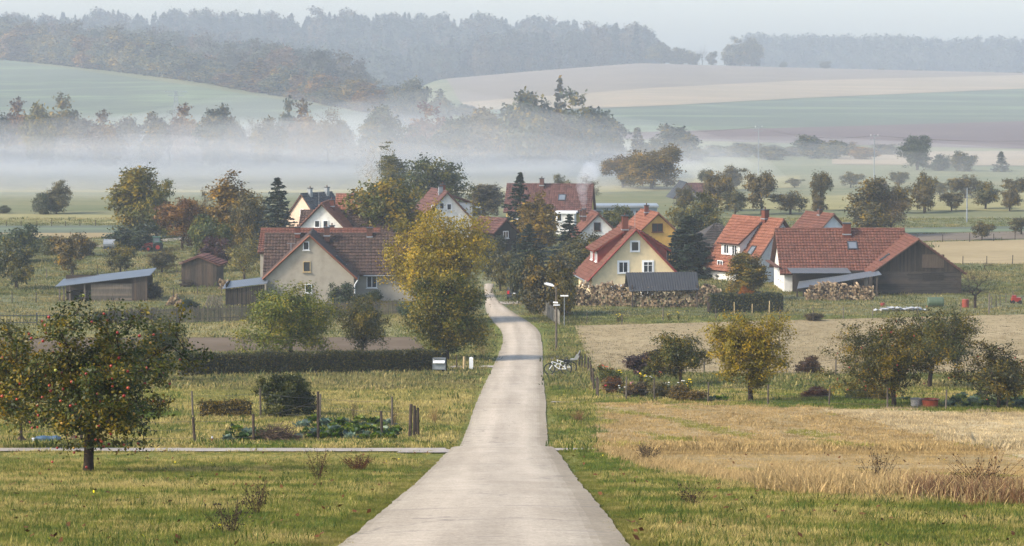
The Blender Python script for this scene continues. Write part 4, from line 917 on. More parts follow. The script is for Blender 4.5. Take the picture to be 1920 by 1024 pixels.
def chimney(root, x, y, z0, z1, w=.55, mat=None, pots=1, cap=True):
    m = mat or M['brick']; mb = MB(); h = z1 - z0; mb.box((x, y, z0 + h/2), (w, w, h)); o = mb.build('chimney', m, root)
    if cap: c = MB(); c.box((x, y, z1 + .051), (w + .14, w + .14, .1)); c.build('chimney_cap', M['dark_metal'], o)
    for k in range(pots): c = MB(); c.tube((x + (k-.5*(pots-1))*.22, y, z1 + .09), (x + (k-.5*(pots-1))*.22, y, z1 + .34), .08, .07, 8); c.build('chimney_pot', M['dark_brick'], o)
    f = MB(); f.box((x, y, z0 + h*.42), (w + .12, w + .12, .12)); f.build('flashing', M['metal_grey'], o); return o
def skylight(root, p, du, dv, w, h):
    """roof window: p centre, du along the ridge, dv down the slope"""
    p = np.array(p, float); du = np.array(du, float); du /= np.linalg.norm(du); dv = np.array(dv, float); dv /= np.linalg.norm(dv); n = np.cross(du, dv); n = n if n[2] > 0 else -n
    Mx = np.stack([du, dv, n], 1); mb = MB()
    for s in (-1, 1): mb.box(p + du*s*(w/2) + n*.12, (.10, h + .1, .14), M=Mx); mb.box(p + dv*s*(h/2) + n*.12, (w - .102, .10, .14), M=Mx)
    o = mb.build('skylight', M['dark_metal'], root); q = MB(); q.box(p + n*.13, (w - .1, h - .1, .03), M=Mx); q.build('pane', M['sky_glass'], o); return o
M['sky_glass'] = glass_mat('skylight_glass', (.14, .16, .18))
def gutter(root, a, b, r=.07): mb = MB(); mb.tube(a, b, r, r, 8); return mb.build('gutter', M['metal_grey'], root)
def house(name, label, px, d, rz=0.0, dz=0.0):
    g = AT(px, d); g.z += dz; return thing(name, label, 'house', g, rz)
def zl(py, d, root): return ZAT(py, d) - root.location.z

# grey farmhouse with a gabled wing towards the viewer
D = 282.0; h = house('farmhouse', 'old grey rendered farmhouse with a gabled wing and brown tiled roof', 580, D, R(2))
grey = wallmat('grey', '#9c9485', '#7a7264'); s = 1 / SP(D)
ze, zr = zl(517, D, h), zl(441, D, h); hw = 4.35
block(h, -hw, hw, 0, 9, ze, zr, 'y', grey, M['tile_brown'], .35, .25, edge=M['tile_orange'])
zm, zme = zl(440, D + 8, h), zl(509, D + 4.6, h)
block(h, -4.6, 11.5, 4.6, 12.6, zme, zm, 'x', grey, M['tile_brown'], .4, .3)
for (px, py, w, hh) in ((575, 461, .6, .85), (576, 500, .75, 1.05), (579, 541, .7, .9)):
    window(h, (px-580)*s - .1, 0, zl(py, D, h), w, hh, cross=False, frame=M['pale_wood'] if py == 500 else M['white_paint'])
window(h, (695-580)*s, 4.6, zl(529, D+4.6, h), 1.05, 1.2)
for px, a, b, dd in ((607, 427, 447, 7.6), (687, 428, 450, 8.4)): chimney(h, (px-580)*s*1.03, dd, zl(b+6, D+dd, h), zl(a, D+dd, h), .55, M['dark_brick'], 1)
chimney(h, (552-580)*s*1.03, 8.2, zl(446, D+8, h), zl(427, D+8, h), .5, M['brick'])
k = (zr - ze) / hw; skylight(h, (3.0, 1.4, zr - 3.0*k + .05), (0, 1, 0), (1, 0, -k), 1.1, 1.3)
gutter(h, (hw+.42, -.2, ze-.35*k-.05), (hw+.42, 4.4, ze-.35*k-.05)); gutter(h, (hw + .9, 4.1, zme-.42), (11.6, 4.1, zme-.42))
mb = MB(); mb.path([(hw+.42, -.1, ze-.4), (hw+.1, -.08, ze-.9), (hw+.1, -.08, 0)], .05); mb.build('downpipe', M['white_paint'], h)
mb = MB(); mb.box((-1.9*1, .8, zr - 1.9*k + .35), (.06, .06, 1.2)); mb.box((-1.9, .8, zr - 1.9*k + .9), (.9, .03, .03)); mb.build('aerial', M['metal_grey'], h)
# long roof right behind it
D = 300; h = house('barn_house', 'long red roofed building just behind the grey farmhouse', 595, D)
block(h, -6.1, 6.2, 0, 8, zl(470, D, h), zl(430, D+4, h), 'x', grey, M['tile_red'], .4, .25)
chimney(h, 1.2, 5, zl(440, D, h), zl(424, D+5, h), .5, M['dark_brick'])
# white gabled house behind
D = 330; h = house('white_house', 'white gabled house with two small windows behind the grey farmhouse', 603, D, R(-4)); s = 1/SP(D)
wh = wallmat('white', '#d8d5cc', '#a8a49a'); ze, zr = zl(436, D, h), zl(382, D, h)
block(h, -3.25, 3.25, 0, 8, ze, zr, 'y', wh, M['tile_orange'], .35, .3, edge=M['dark_brick'])
block(h, -3.2, 7.5, 4, 10.5, zl(440, D+4, h), zl(396, D+7, h), 'x', wh, M['tile_brown'], .4, .3)
for px in (594, 610): window(h, (px-603)*s, 0, zl(420, D, h), .62, .85, cross=False)
chimney(h, (616-603)*s, 3.0, zl(398, D, h), zl(376, D+2, h), .5, M['brick'])
mb = MB(); mb.tube((-.9, 4, zr - 1), (-.9, 4, zr + 1.3), .025); mb.box((-.9, 4, zr + 1.1), (.9, .03, .03)); mb.build('aerial', M['metal_grey'], h)
# slate roof
D = 405; h = house('slate_house', 'house with dark slate roof and peach gable above the spruce', 566, D, R(-38)); s = 1/SP(D)
ze, zr = zl(408, D, h), zl(364, D, h); pe = wallmat('peach', '#cdb49c', '#a8947e')
block(h, -3.0, 3.0, 0, 6.2, ze, zr, 'y', pe, M['tile_slate'], .35, .25, tw=.4)
for yy in (1.4, 5.0): chimney(h, .3, yy, zr - .6, zr + .75, .5, M['metal_grey'], 1)
window(h, 0, 0, zl(398, D, h), .7, .9)
D = 385; h = house('orange_roof_house', 'house showing only a plain bright orange roof left of the maple', 662, D)
block(h, -2.3, 2.6, 0, 7, zl(404, D, h), zl(365, D+3.5, h), 'x', wh, M['tile_orange'], .4, .25, tw=.4)
mb = MB(); mb.box((1.2, 1.5, zl(384, D, h)), (1.2, .08, .05)); mb.build('snow_guard', M['metal_grey'], h)
# white house right of the maple
D = 362; h = house('white_house', 'white house with steep gable and side dormer between maple and road', 838, D, R(14)); s = 1/SP(D)
ze, zr = zl(415, D, h), zl(360, D, h)
block(h, -3.5, 3.5, 0, 9, ze, zr, 'y', wh, M['tile_dusky'], .35, .3, edge=M['dark_brick'])
for px, py in ((812, 390), (828, 386), (842, 388)): window(h, (px-838)*s, 0, zl(py, D, h), .62, .8, cross=False)
mb = MB(); k = (zr-ze)/3.5; mb.box((2.6, 3.4, ze + 1.3), (2.3, 3.0, 1.9)); mb.build('dormer', wh, h); slope(h, (1.3, 1.6, zr-.6), (1.3, 5.2, zr-.6), (4.1, 1.6, ze+2.1), (4.1, 5.2, ze+2.1), M['tile_brown'], tw=.4)
chimney(h, .25, 3.6, zr-.5, zr+.75, .6, M['brick']); chimney(h, -.4, 2.0, zr-.6, zr+.55, .5, M['metal_grey'], 1)
# long red roofed house
D = 405; h = house('long_house', 'large house with long dusky red roof behind the tall slim spruce', 1026, D, R(-6)); s = 1/SP(D)
ye = wallmat('ochre', '#c8a860', '#a08850'); ze, zr = zl(393, D, h), zl(346, D+4.2, h)
block(h, -5.9, 6.0, 0, 8.5, ze, zr, 'x', ye, M['tile_dusky'], .5, .35, tw=.34)
chimney(h, -1.1, 3.6, zr-.8, zr+.85, .6, M['dark_brick']); kk = (zr-ze)/4.25
skylight(h, (1.95, 1.9, ze+1.9*kk+.05), (1, 0, 0), (0, -1, -kk), .95, 1.2)
window(h, -5.9, 2.0, zl(404, D, h), .9, 1.1, face='-x'); window(h, -5.9, 5.4, zl(404, D, h), .9, 1.1, face='-x'); window(h, -4.4, 0, zl(404, D, h), 1, 1.1)
mb = MB(); mb.box((2.9, -2.1, zl(398, D, h)*.5 - .2), (2.6, 3.6, zl(398, D, h) + .4)); mb.build('porch', wh, h); mb = MB(); mb.box((2.9, -2.1, zl(396, D, h)), (3.1, 4.1, .22)); mb.build('porch_roof', M['white_paint'], h); window(h, 2.1, -3.9, zl(404, D, h), .7, 1.2, cross=False)
# long flat building
D = 425; h = house('flat_building', 'long low bluish building with white flat roof behind the smoking chimney', 1170, D); zt = zl(389, D, h)
blu = wallmat('blue', '#8c99a4', '#7a858e'); mb = MB(); mb.box((0, 3, zt/2 - .2), (10, 6, zt + .4)); mb.build('wall', blu, h)
mb = MB(); mb.box((-.1, 2.9, zt + .16), (10.6, 6.8, .3)); mb.build('roof', M['metal_grey'], h)
for i in range(6): window(h, -4 + i*1.6, 0, zt*.72, 1.3, .55, cross=False, frame=M['metal_grey'])
# white gabled house with the smoking chimney
D = 338; h = house('white_house', 'white gabled house with brown window and smoking chimney', 1122, D, R(5)); s = 1/SP(D)
ze, zr = zl(440, D, h), zl(401, D, h)
block(h, -2.5, 2.5, 0, 6.5, ze, zr, 'y', wh, M['tile_red'], .4, .3, edge=M['dark_brick'])
window(h, (1120-1122)*s, 0, zl(425, D, h), .8, 1.0, cross=False, frame=M['dark_brick'])
chimney(h, (1098-1122)*s, 1.6, zl(416, D, h), zl(394, D, h), .45, M['dark_brick'], 1); chimney(h, (1099-1122)*s*1.05, 4.2, zl(416, D, h), zl(396, D+3, h), .4, M['dark_brick'], 1)
# orange-yellow house
D = 346; h = house('ochre_house', 'orange plastered house with wide brown window behind the yellow house', 1234, D, R(12)); s = 1/SP(D)
oc = wallmat('orange', '#d0a254', '#b08a4c'); ze, zr = zl(432, D, h), zl(400, D, h)
block(h, -2.25, 2.25, 0, 8, ze, zr, 'y', oc, M['tile_orange'], .4, .3, edge=M['tile_orange'])
window(h, (1233-1234)*s, 0, zl(427, D, h), 1.35, 1.05, frame=M['brick'])
chimney(h, -.5, 3.6, zr-.7, zr+.75, .45, M['brick'], 1)
# yellow house
D = 294; h = house('yellow_house', 'cream yellow house with steep red roof and white framed windows', 1192, D, R(7)); s = 1/SP(D)
cy_ = wallmat('cream', '#dcc8a0', '#c4b490'); ze, zr = zl(516, D, h), zl(430, D, h); hw = 4.55; k = (zr-ze)/hw
rd = plain('red_board', lin('#7c342a'), .6, .25, .15)
block(h, -hw, hw, 0, 9.5, ze, zr, 'y', cy_, M['tile_red'], .55, .45, edge=rd, trim=rd)
window(h, (1191-1192)*s, 0, zl(462, D, h), .82, 1.0, cross=False, trim=.12)
window(h, (1169-1192)*s, 0, zl(501, D, h), 1.0, 1.15, trim=.14); window(h, (1216-1192)*s, 0, zl(501, D, h), 1.0, 1.15, trim=.14, bar=True)
window(h, (1157-1192)*s, 0, zl(548, D, h), 1.05, 1.3, cross=False, trim=.14); window(h, (1215-1192)*s, 0, zl(550, D, h), 1.05, 1.2, trim=.14)
chimney(h, -.75, 2.2, zr-1.2, zr+1.25, .62, M['brick'], 1)
for sx in (-1, 1):   # shed dormers clad in red boards
    x_out = hw - .9; zb = zr - x_out*k; mb = MB(); pl = [(sx*x_out, zb+.05), (sx*x_out, zb+1.45), (sx*1.1, zr-.45), (sx*1.1, zr-1.2*k)]
    if sx > 0: pl = pl
    else: pl = pl[::-1]
    mb.prism(pl, 2.0, 7.2); d_ = mb.build('dormer', rd, h)
    slope(h, (sx*.9, 1.75, zr-.32), (sx*.9, 7.45, zr-.32), (sx*(x_out+.45), 1.75, zb+1.42), (sx*(x_out+.45), 7.45, zb+1.42), M['tile_red'], trim=rd)
    for yy in (2.9, 5.9): window(h, sx*x_out, yy, zb+.8, 1.2, 1.0, face='-x' if sx < 0 else 'x')
gutter(h, (-hw-.6, -.4, ze-.6*k), (-hw-.6, 9.9, ze-.6*k)); mb = MB(); mb.path([(-hw-.55, -.2, ze-.62*k), (-hw-.08, -.08, ze-1.2), (-hw-.08, -.08, 0)], .05); mb.build('downpipe', M['metal_grey'], h)
window(h, -hw, 2.2, 1.5, .9, 1.2, face='-x'); window(h, -hw, 5.5, 1.5, .9, 1.2, face='-x')
mb = MB(); mb.tube((.5, 3.4, zr-.4), (.5, 3.4, zr+1.6), .025); mb.box((.5, 3.4, zr+1.35), (.03, .9, .03)); mb.build('aerial', M['metal_grey'], h)
# grey-brown hipped bungalow
D = 330; h = house('bungalow', 'dark bungalow with grey brown hipped roof right of the huge conifer', 1358, D, R(8)); s = 1/SP(D)
bw = wallmat('brown', '#5c4f48', '#4a403a'); zt = zl(462, D, h); mb = MB(); mb.box((0, 4, zt/2-.25), (6.2, 8, zt+.5)); mb.build('wall', bw, h)
zr = zl(419, D+4, h); a, b = (-.3, 4, zr), (.3, 4, zr); e = [(-3.6, -.5, zt-.1), (3.6, -.5, zt-.1), (3.6, 8.5, zt-.1), (-3.6, 8.5, zt-.1)]
slope(h, a, b, e[0], e[1], M['tile_grey'], .34); slope(h, b, a, e[2], e[3], M['tile_grey'], .34, tiles=False); slope(h, a, a, e[0], e[3], M['tile_grey'], .34, tiles=False, trim=M['tile_grey']); slope(h, b, b, e[1], e[2], M['tile_grey'], .34, tiles=False, trim=M['tile_grey'])
window(h, (1352-1358)*s, 0, zl(477, D, h), 1.0, 1.5, cross=False, trim=.16)
# white house with orange roof and dormer
D = 316; h = house('white_house', 'white house with bright orange roof and white dormer, left of the barn', 1466, D, R(33)); s = 1/SP(D)
ze, zr = zl(500, D, h), zl(412, D, h); hw = 4.3; k = (zr-ze)/hw
block(h, -hw, hw, 0, 8.5, ze, zr, 'y', wh, M['tile_orange'], .5, .4, edge=M['dark_brick'])
chimney(h, -.25, 2.6, zr-.7, zr+.95, .62, M['brick'], 1)
mb = MB(); mb.prism([(-3.5, zr-3.5*k), (-.8, zr-.95*k), (-.8, zr-.5), (-3.5, zr-3.5*k+1.5)], 3.0, 6.4); mb.build('dormer', wh, h)
slope(h, (-.6, 2.7, zr-.3), (-.6, 6.7, zr-.3), (-3.95, 2.7, zr-3.5*k+1.45), (-3.95, 6.7, zr-3.5*k+1.45), M['tile_orange'])
for yy in (3.9, 5.4): window(h, -3.5, yy, zr-3.5*k+.8, .95, 1.05, face='-x')
window(h, -2.5, 3.0, zr-3.5*k+.95, .5, .6, cross=False); skylight(h, (-2.9, 1.5, zr-2.9*k+.05), (0, 1, 0), (-1, 0, -k), .8, 1.1)
window(h, .2, 0, zl(428, D, h), .5, .35, cross=False); window(h, -hw, 2, 1.6, 1, 1.2, face='-x'); window(h, -hw, 5.5, 1.6, 1, 1.2, face='-x')
# small red house behind
D = 352; h = house('small_house', 'small pale house with red roof behind the barn ridge', 1562, D, R(26)); s = 1/SP(D)
block(h, -2.1, 2.1, 0, 6.0, zl(432, D, h), zl(402, D, h), 'y', wallmat('palebl', '#c4c8cc', '#a0a4a8'), M['tile_red'], .4, .3, edge=M['dark_brick'])
chimney(h, -.2, 2.6, zl(412, D, h), zl(394, D+2, h), .5, M['dark_brick'], 1)
# far grey roof
D = 500; h = house('far_house', 'grey hazy house with twin roofs beyond the orange topped tree', 1296, D, R(6))
gy = wallmat('hazegrey', '#7a7876', '#6a6866'); block(h, -2.9, 1.2, 0, 7, zl(368, D, h), zl(343, D, h), 'y', gy, M['tile_slate'], .4, .3, tw=.5); block(h, -1, 4.2, 2, 8, zl(366, D, h), zl(345, D+4, h), 'x', gy, M['tile_dusky'], .4, .3, tw=.5)
# dark cottage left of the spruce by the road
D = 352; h = house('cottage', 'small dark cottage gable beside the tall spruce', 948, D, R(38)); block(h, -1.7, 1.7, 0, 5, zl(432, D, h), zl(411, D, h), 'y', wallmat('dark', '#38332e', '#2c2824'), M['tile_dusky'], .4, .3)
window(h, 0, 0, zl(440, D, h), .8, .9)

# ------------------------------------------------------------------ the barn
def boards(root, name, x0, x1, zf0, zf1, y, w, mat, vertical=True, gap=.012, th=.035):
    """single boards nailed side by side up to the line zf1(x)"""
    mb = MB()
    if vertical:
        n = int((x1 - x0) / w)
        for i in range(n):
            a = x0 + (x1-x0)*i/n; b = x0 + (x1-x0)*(i+1)/n - gap; yo = y - th - random.random()*.03; z0 = zf0(a) - random.random()*.06
            V = [(a, yo, z0), (b, yo, z0), (b, yo, zf1(b)), (a, yo, zf1(a)), (a, y, z0), (b, y, z0), (b, y, zf1(b)), (a, y, zf1(a))]
            mb.add(V, [[0, 1, 2, 3], [1, 5, 6, 2], [5, 4, 7, 6], [4, 0, 3, 7], [3, 2, 6, 7], [4, 5, 1, 0]])
    else:
        z = zf0(0); 
        while z < zf1(0) - .02:
            hgt = min(w * random.uniform(.85, 1.15), zf1(0) - z); x = x0
            while x < x1 - .05:
                L = min(random.uniform(2.2, 4.2), x1 - x); yo = y - th - random.random()*.035; mb.box((x + L/2, (yo+y)/2, z + hgt/2 - gap/2), (L - gap, y - yo, hgt - gap)); x += L
            z += hgt
    o = mb.build(name, mat, root); o['kind'] = 'stuff'; return o
D = 297; g = AT(1590, D); barn = thing('barn', 'large barn house with red tiled roof and weathered wooden gable', 'barn', g, R(1)); s = 1/SP(D)
bx = lambda px, dd=0: (px - 1590) * (D + dd) / F
zrm, zem = zl(430, D+9, barn), zl(508, D+4, barn)
block(barn, bx(1482, 5), bx(1712, 5), 4, 14, zem, zrm, 'x', wh, M['tile_red'], .4, .5)
mb = MB(); mb.box((bx(1470, 5)-.02, 9, zem + .4), (.5, 10.2, .1)); mb.build('wind_board', M['dark_brick'], barn)
for yy, z_ in ((5.5, 1.5), (7.5, 1.5), (9.5, 1.5), (6.5, 3.4)): window(barn, bx(1482, 5), yy, z_, .7, 1.0, face='-x')
chimney(barn, bx(1608, 9), 8.2, zrm - 1.3, zrm + .65, .8, M['brick'], 0)
kk = (zrm - zem) / 5; skylight(barn, (bx(1616, 5), 6.9, zem + 2.9*kk + .05), (1, 0, 0), (0, -1, -kk), .95, 1.1)
xw0, xw1 = bx(1640), bx(1806); xm = bx(1723); zrw, zew = zl(449, D, barn), zl(508, D, barn)
block(barn, xw0, xw1, 0, 8, zew, zrw, 'y', M['wood_h'], M['tile_red'], .45, .45, edge=M['dark_brick'])
kw = (zrw - zew) / (xm - xw0); gz = lambda x: zrw - abs(x - xm) * kw - .12
boards(barn, 'gable_boards', xw0, xw1, lambda x: zew - .05, gz, 0, .19, M['wood_brown']); boards(barn, 'wall_boards', xw0, xw1, lambda x: -.3, lambda x: zew - .07, 0, .2, M['wood_h'], False)
mb = MB(); mb.box((bx(1752), -.13, zl(513, D, barn)), (2.3, .06, .12)); mb.box((bx(1752), -.12, zl(520, D, barn)), (2.2, .05, .5)); mb.build('hatch', M['wood_brown'], barn)
mb = MB(); mb.box((bx(1752), -.12, zl(490, D, barn)), (2.3, .05, 1.4)); mb.build('loft_door', M['wood_grey'], barn); skylight(barn, (bx(1668), 2.4, zrw - abs(bx(1668)-xm)*kw + .04), (0, 1, 0), (-1, 0, -kw), .5, 1.2)
# lean-to along the front
ml = plain('lean_to_roof', lin('#63686c'), .45, .4, .12, 2, metal=.2, stain=lin('#6a6660'))
def sheet(root, name, a, b, e0, e1, mat, wave=.18, amp=.025, thick=.05):
    """corrugated sheets from the upper edge a-b to the lower edge e0-e1"""
    a, b, e0, e1 = [np.array(p, float) for p in (a, b, e0, e1)]; n = np.cross(b-a, e0-a); n /= np.linalg.norm(n); n = n if n[2] > 0 else -n
    m = int(np.linalg.norm(b-a)/wave)*2 + 1; t = np.linspace(0, 1, m)[:, None]; w = (amp * (np.arange(m) % 2))[:, None] * n
    U = a + (b-a)*t + w; Lo = e0 + (e1-e0)*t + w; V = np.concatenate([U, Lo, U - n*thick, Lo - n*thick]); i = np.arange(m-1)
    Q = np.concatenate([np.stack([i, i+1, m+i+1, m+i], 1), np.stack([2*m+i, 3*m+i, 3*m+i+1, 2*m+i+1], 1), np.stack([m+i, m+i+1, 3*m+i+1, 3*m+i], 1), np.stack([i, 2*m+i, 2*m+i+1, i+1], 1)])
    return mesh(name, V, [Q], mat, root)
xl0 = bx(1484); z0, z1 = zl(509, D+3, barn), zl(538, D-2, barn)
sheet(barn, 'lean_to_roof', (bx(1487, 4), 3.9, z0+.3), (bx(1600, 4), 3.9, z0+.3), (bx(1487), .6, z1+1.25), (bx(1600), .6, z1+1.25), ml)
sheet(barn, 'lean_to_roof', (xw0+.3, .3, zew+.05), (bx(1487, -4), -4, z1-.15), (xw0-.2, -1.5, zew-.25), (bx(1484, -5.5), -5.5, z1-.55), ml) if False else sheet(barn, 'lean_to_roof', (bx(1502), 1.2, zl(528, D+1, barn)), (xw0+.5, .2, zl(507, D, barn)), (bx(1488, -3.2), -3.2, zl(541, D-3, barn)), (xw0+.4, -3.2, zl(515, D-3, barn)), ml)
for px, dd in ((1489, -3), (1501, -3), (1555, -3), (1597, -3), (1639, -3)):
    zt = float(np.interp(px, [1488, 1640], [zl(541, D-3, barn), zl(515, D-3, barn)])) - .06; mb = MB(); mb.box((bx(px, dd), -3.0, zt/2-.2), (.16, .16, zt+.4)); mb.build('post', M['wood_grey'], barn)
boards(barn, 'lean_to_boards', bx(1501, -3), bx(1555, -3), lambda x: -.3, lambda x: float(np.interp(x, [bx(1488, -3), bx(1640, -3)], [zl(541, D-3, barn), zl(515, D-3, barn)])) - .1, -2.9, .2, M['wood_brown'])
mb = MB(); mb.box((bx(1597, -3), -3.05, zl(545, D-3, barn)), (bx(1639, -3)-bx(1555, -3), .1, .12)); mb.build('rail', M['wood_grey'], barn)
mb = MB(); mb.box((bx(1562), 3.2, 1.0), (bx(1630)-bx(1494), .15, 2.6)); mb.build('back_wall', M['wood_brown'], barn)

# ------------------------------------------------------------------ sheds and firewood
def shed(label, x0, x1, d, topL, topR, boards_px=None, depth=4.0, roofmat=None, wall='wood_grey', rz=0.0, base_py=None):
    """mono-pitch shed: roof edge seen at photo rows topL..topR"""
    g = AT((x0+x1)/2, d); t = thing('wooden_shed', label, 'shed', g, rz); cx = (x0+x1)/2; X = lambda px: (px-cx)/SP(d)
    zl_, zr_ = zl(topL, d, t), zl(topR, d, t); zf = lambda x: float(np.interp(x, [X(x0), X(x1)], [zl_, zr_])) - .12
    sheet(t, 'roof', (X(x0)-.25, depth+.2, zl_+.35), (X(x1)+.2, depth+.2, zr_+.35), (X(x0)-.25, -.35, zl_), (X(x1)+.2, -.35, zr_), roofmat or ml)
    return t, X, zf
t, X, zf = shed('long open fronted shed with slanting sheet roof on the left meadow', 106, 276, 287, 537, 516, depth=5)
boards(t, 'wall_boards', X(168), X(245), lambda x: -.3, lambda x: float(zf(X(168))), 0, .22, M['wood_pale'], False); boards(t, 'end_boards', X(245), X(274), lambda x: -.3, zf, 0, .2, M['wood_grey'])
for px in (109, 117, 128, 156): mb = MB(); mb.box((X(px), .0, zf(X(px))/2-.15), (.16, .16, zf(X(px))+.3)); mb.build('post', M['post_wood'], t)
mb = MB(); mb.box((X(190), 4.8, 1.0), (X(274)-X(108), .1, 2.6)); mb.build('back_wall', M['wood_brown'], t)
mb = MB(); mb.box((X(136), 1.5, .5), (1.8, 1.2, .9)); mb.box((X(152), .6, .45), (1.2, .5, .5)); mb.build('stored_timber', M['wood_brown'], t)
D = 308; g = AT(374, D); t = thing('garden_shed', 'small wooden shed with a red gabled roof', 'shed', g, R(-6)); s = 1/SP(D); X = lambda px: (px-374)*s
ze, zr = zl(495, D, t), zl(480, D, t); xm = X(372)
slope(t, (xm, -.4, zr), (xm, 4, zr), (X(334), -.4, ze), (X(334), 4, ze), M['tile_dusky']); slope(t, (xm, -.4, zr), (xm, 4, zr), (X(413), -.4, ze-.1), (X(413), 4, ze-.1), M['tile_dusky'])
gz = lambda x: zr - abs(x - xm) / (X(413)-xm) * (zr-ze) - .12
boards(t, 'wall_boards', X(338), X(405), lambda x: -.2, gz, 0, .2, M['wood_grey']); mb = MB(); mb.box((X(338)+.04, 1.9, ze/2-.1), (.08, 3.6, ze+.1)); mb.box((X(405)-.04, 1.9, ze/2-.1), (.08, 3.6, ze+.1)); mb.box((X(372), 3.7, ze/2-.1), (X(405)-X(338)-.2, .08, ze+.1)); mb.build('side_wall', M['wood_grey'], t)
mb = MB(); mb.box((X(347), -.5, .35), (1.3, .5, .1)); mb.box((X(347), -.5, .75), (1.3, .5, .08)); mb.box((X(347)-.5, -.5, .15), (.1, .4, .5)); mb.box((X(347)+.5, -.5, .15), (.1, .4, .5)); mb.build('bench', M['wood_brown'], t)
t, X, zf = shed('brown board shed leaning against the grey farmhouse', 420, 496, 280, 541, 531, depth=4)
boards(t, 'wall_boards', X(421), X(495), lambda x: -.3, zf, 0, .21, M['wood_brown']); mb = MB(); mb.box((X(421)+.05, 2, 1), (.1, 3.8, 2.4)); mb.build('side_wall', M['wood_brown'], t)

def woodpile(label, cx, d, w, hts, depth=1.0, rad=(.08, .14), seed=1, name='wood_pile', dz=0.0):
    """cut logs stacked with their ends towards the viewer"""
    rg = np.random.default_rng(seed); g = AT(cx, d); g.z += dz; t = thing(name, label, 'wood pile', g); mb = MB(); xs = np.linspace(-w/2, w/2, len(hts)); step = .22; z = .06; row = 0
    while z < max(hts):
        x = -w/2 + (row % 2) * step/2
        while x < w/2:
            if z < np.interp(x, xs, hts) + rg.uniform(-.12, .12):
                r = rg.uniform(*rad); p = np.array([x + rg.normal(0, .02), rg.uniform(-.12, .12), z + rg.normal(0, .02)]); tl = rg.normal(0, .08, 2); mb.tube(p, p + np.array([tl[0], depth*rg.uniform(.8, 1), tl[1]]), r, r*rg.uniform(.85, 1), 6, v=rg.uniform())
            x += step * rg.uniform(.85, 1.15)
        z += step * .86; row += 1
    o = mb.build('logs', M['log_end'], t); o['kind'] = 'stuff'; return t
woodpile('long heap of grey split firewood beside the yellow house', 1128, 279, 6.3, [1.6, 2.2, 2.3, 2.0, 2.4, 2.2, 1.9, 2.1], 1.3, seed=2)
woodpile('neat brown firewood stack under the dark sheet roof', 1246, 277, 6.2, [2.1]*6, 1.2, seed=3)
woodpile('rounded firewood heap in front of the barn lean-to', 1578, 288, 6.9, [.9, 1.7, 1.95, 1.8, 1.6, 1.5, 1.6, 1.2], 1.3, seed=4)
woodpile('low heap of weathered logs right of the roofed firewood stack', 1336, 281, 3.2, [1.9, 2.0, 1.7, .9], 1.0, seed=5)
woodpile('small heap of poles behind the picket fence', 325, 279, 1.7, [.3, 1.0, 1.1, .9, .4], .9, seed=6)
woodpile('small firewood stack beside the red roofed shed', 424, 304, 1.8, [1.0, 1.1, .9, .5], .9, seed=7)
g = AT(400, 279); t = thing('pole_stack', 'poles leaning together beside the brown board shed', 'pole stack', g)
for i in range(12): mb = MB(); mb.tube((-.9 + i*.15, -.3 + .1*(i % 3), -.05), (-.6 + i*.12, .3, 1.0 + .12*math.sin(i*2)), .05, .04, 6); mb.build('pole', M['post_wood'], t)
# roof over the firewood
D = 277; g = AT(1246, D); t = thing('firewood_shelter', 'dark corrugated sheet roof on posts over the firewood stack', 'shelter', g); s = 1/SP(D); X = lambda px: (px-1246)*s
dk = plain('dark_sheet', lin('#303235'), .6, .3, .15, 2)
sheet(t, 'roof', (X(1175), 1.6, zl(511, D+1.6, t)), (X(1310), 1.6, zl(510, D+1.6, t)), (X(1181), -.5, zl(546, D, t)), (X(1312), -.5, zl(543, D, t)), dk, .25, .03)
sheet(t, 'roof', (X(1175), 1.6, zl(512, D+1.6, t)), (X(1310), 1.6, zl(511, D+1.6, t)), (X(1174), 2.6, zl(538, D+2.6, t)), (X(1308), 2.6, zl(538, D+2.6, t)), dk, .25, .03)
for px in (1186, 1308):
    for yy in (-.2, 2.4): mb = MB(); mb.box((X(px), yy, 1.0), (.14, .14, 2.5)); mb.build('post', M['wood_grey'], t)

# ------------------------------------------------------------------ fences
def fence(name, label, posts, mat='dark_post', r=.05, wires=3, group=None, square=False, wire=True):
    """posts: (px, py_foot, py_top[, thickness]) in photo rows; wires run from post to post"""
    P = [(G(p[0], p[1]), p) for p in posts]; o = P[0][0].copy(); t = thing(name, label, 'fence', o, 0, group); tops = []
    for g, p in P:
        hgt = (p[1] - p[2]) / SP(g.y); rr = p[3] if len(p) > 3 else r; b = np.array(g - o); mb = MB(); tl = rng.normal(0, .03, 2)
        mb.tube(b + np.array([0, 0, -.25]), b + np.array([tl[0], tl[1], hgt]), rr, rr*.9, 4 if square else 7); mb.build('post', M[mat], t); tops.append((b, hgt))
    if wire:
        mb = MB()
        for (a, ha), (b, hb) in zip(tops[:-1], tops[1:]):
            for k in range(wires):
                f = (k + .6) / wires * .95; n = 5; q = [a + (b-a)*i/n + np.array([0, 0, (ha+(hb-ha)*i/n)*f - .05*math.sin(math.pi*i/n)]) for i in range(n+1)]; mb.path(q, .006, 3)
        mb.build('wire', M['wire'], t)
    return t
fence('garden_fence', 'wire fence with dark posts along the front of the cabbage bed', [(40, 832, 785), (153, 828, 782), (366, 830, 781), (476, 829, 776), (597, 826, 733), (717, 821, 770), (768, 822, 757, .08)], r=.065)
fence('corner_posts', 'cluster of thick old gate posts at the garden corner by the road', [(776, 821, 760, .065), (784, 819, 764, .06), (780, 816, 768, .05)], wire=False)
fence('garden_fence', 'wire fence with slim posts along the back of the cabbage garden', [(362, 783, 733), (489, 783, 727), (600, 788, 738), (735, 801, 743)], r=.05, mat='post_wood')
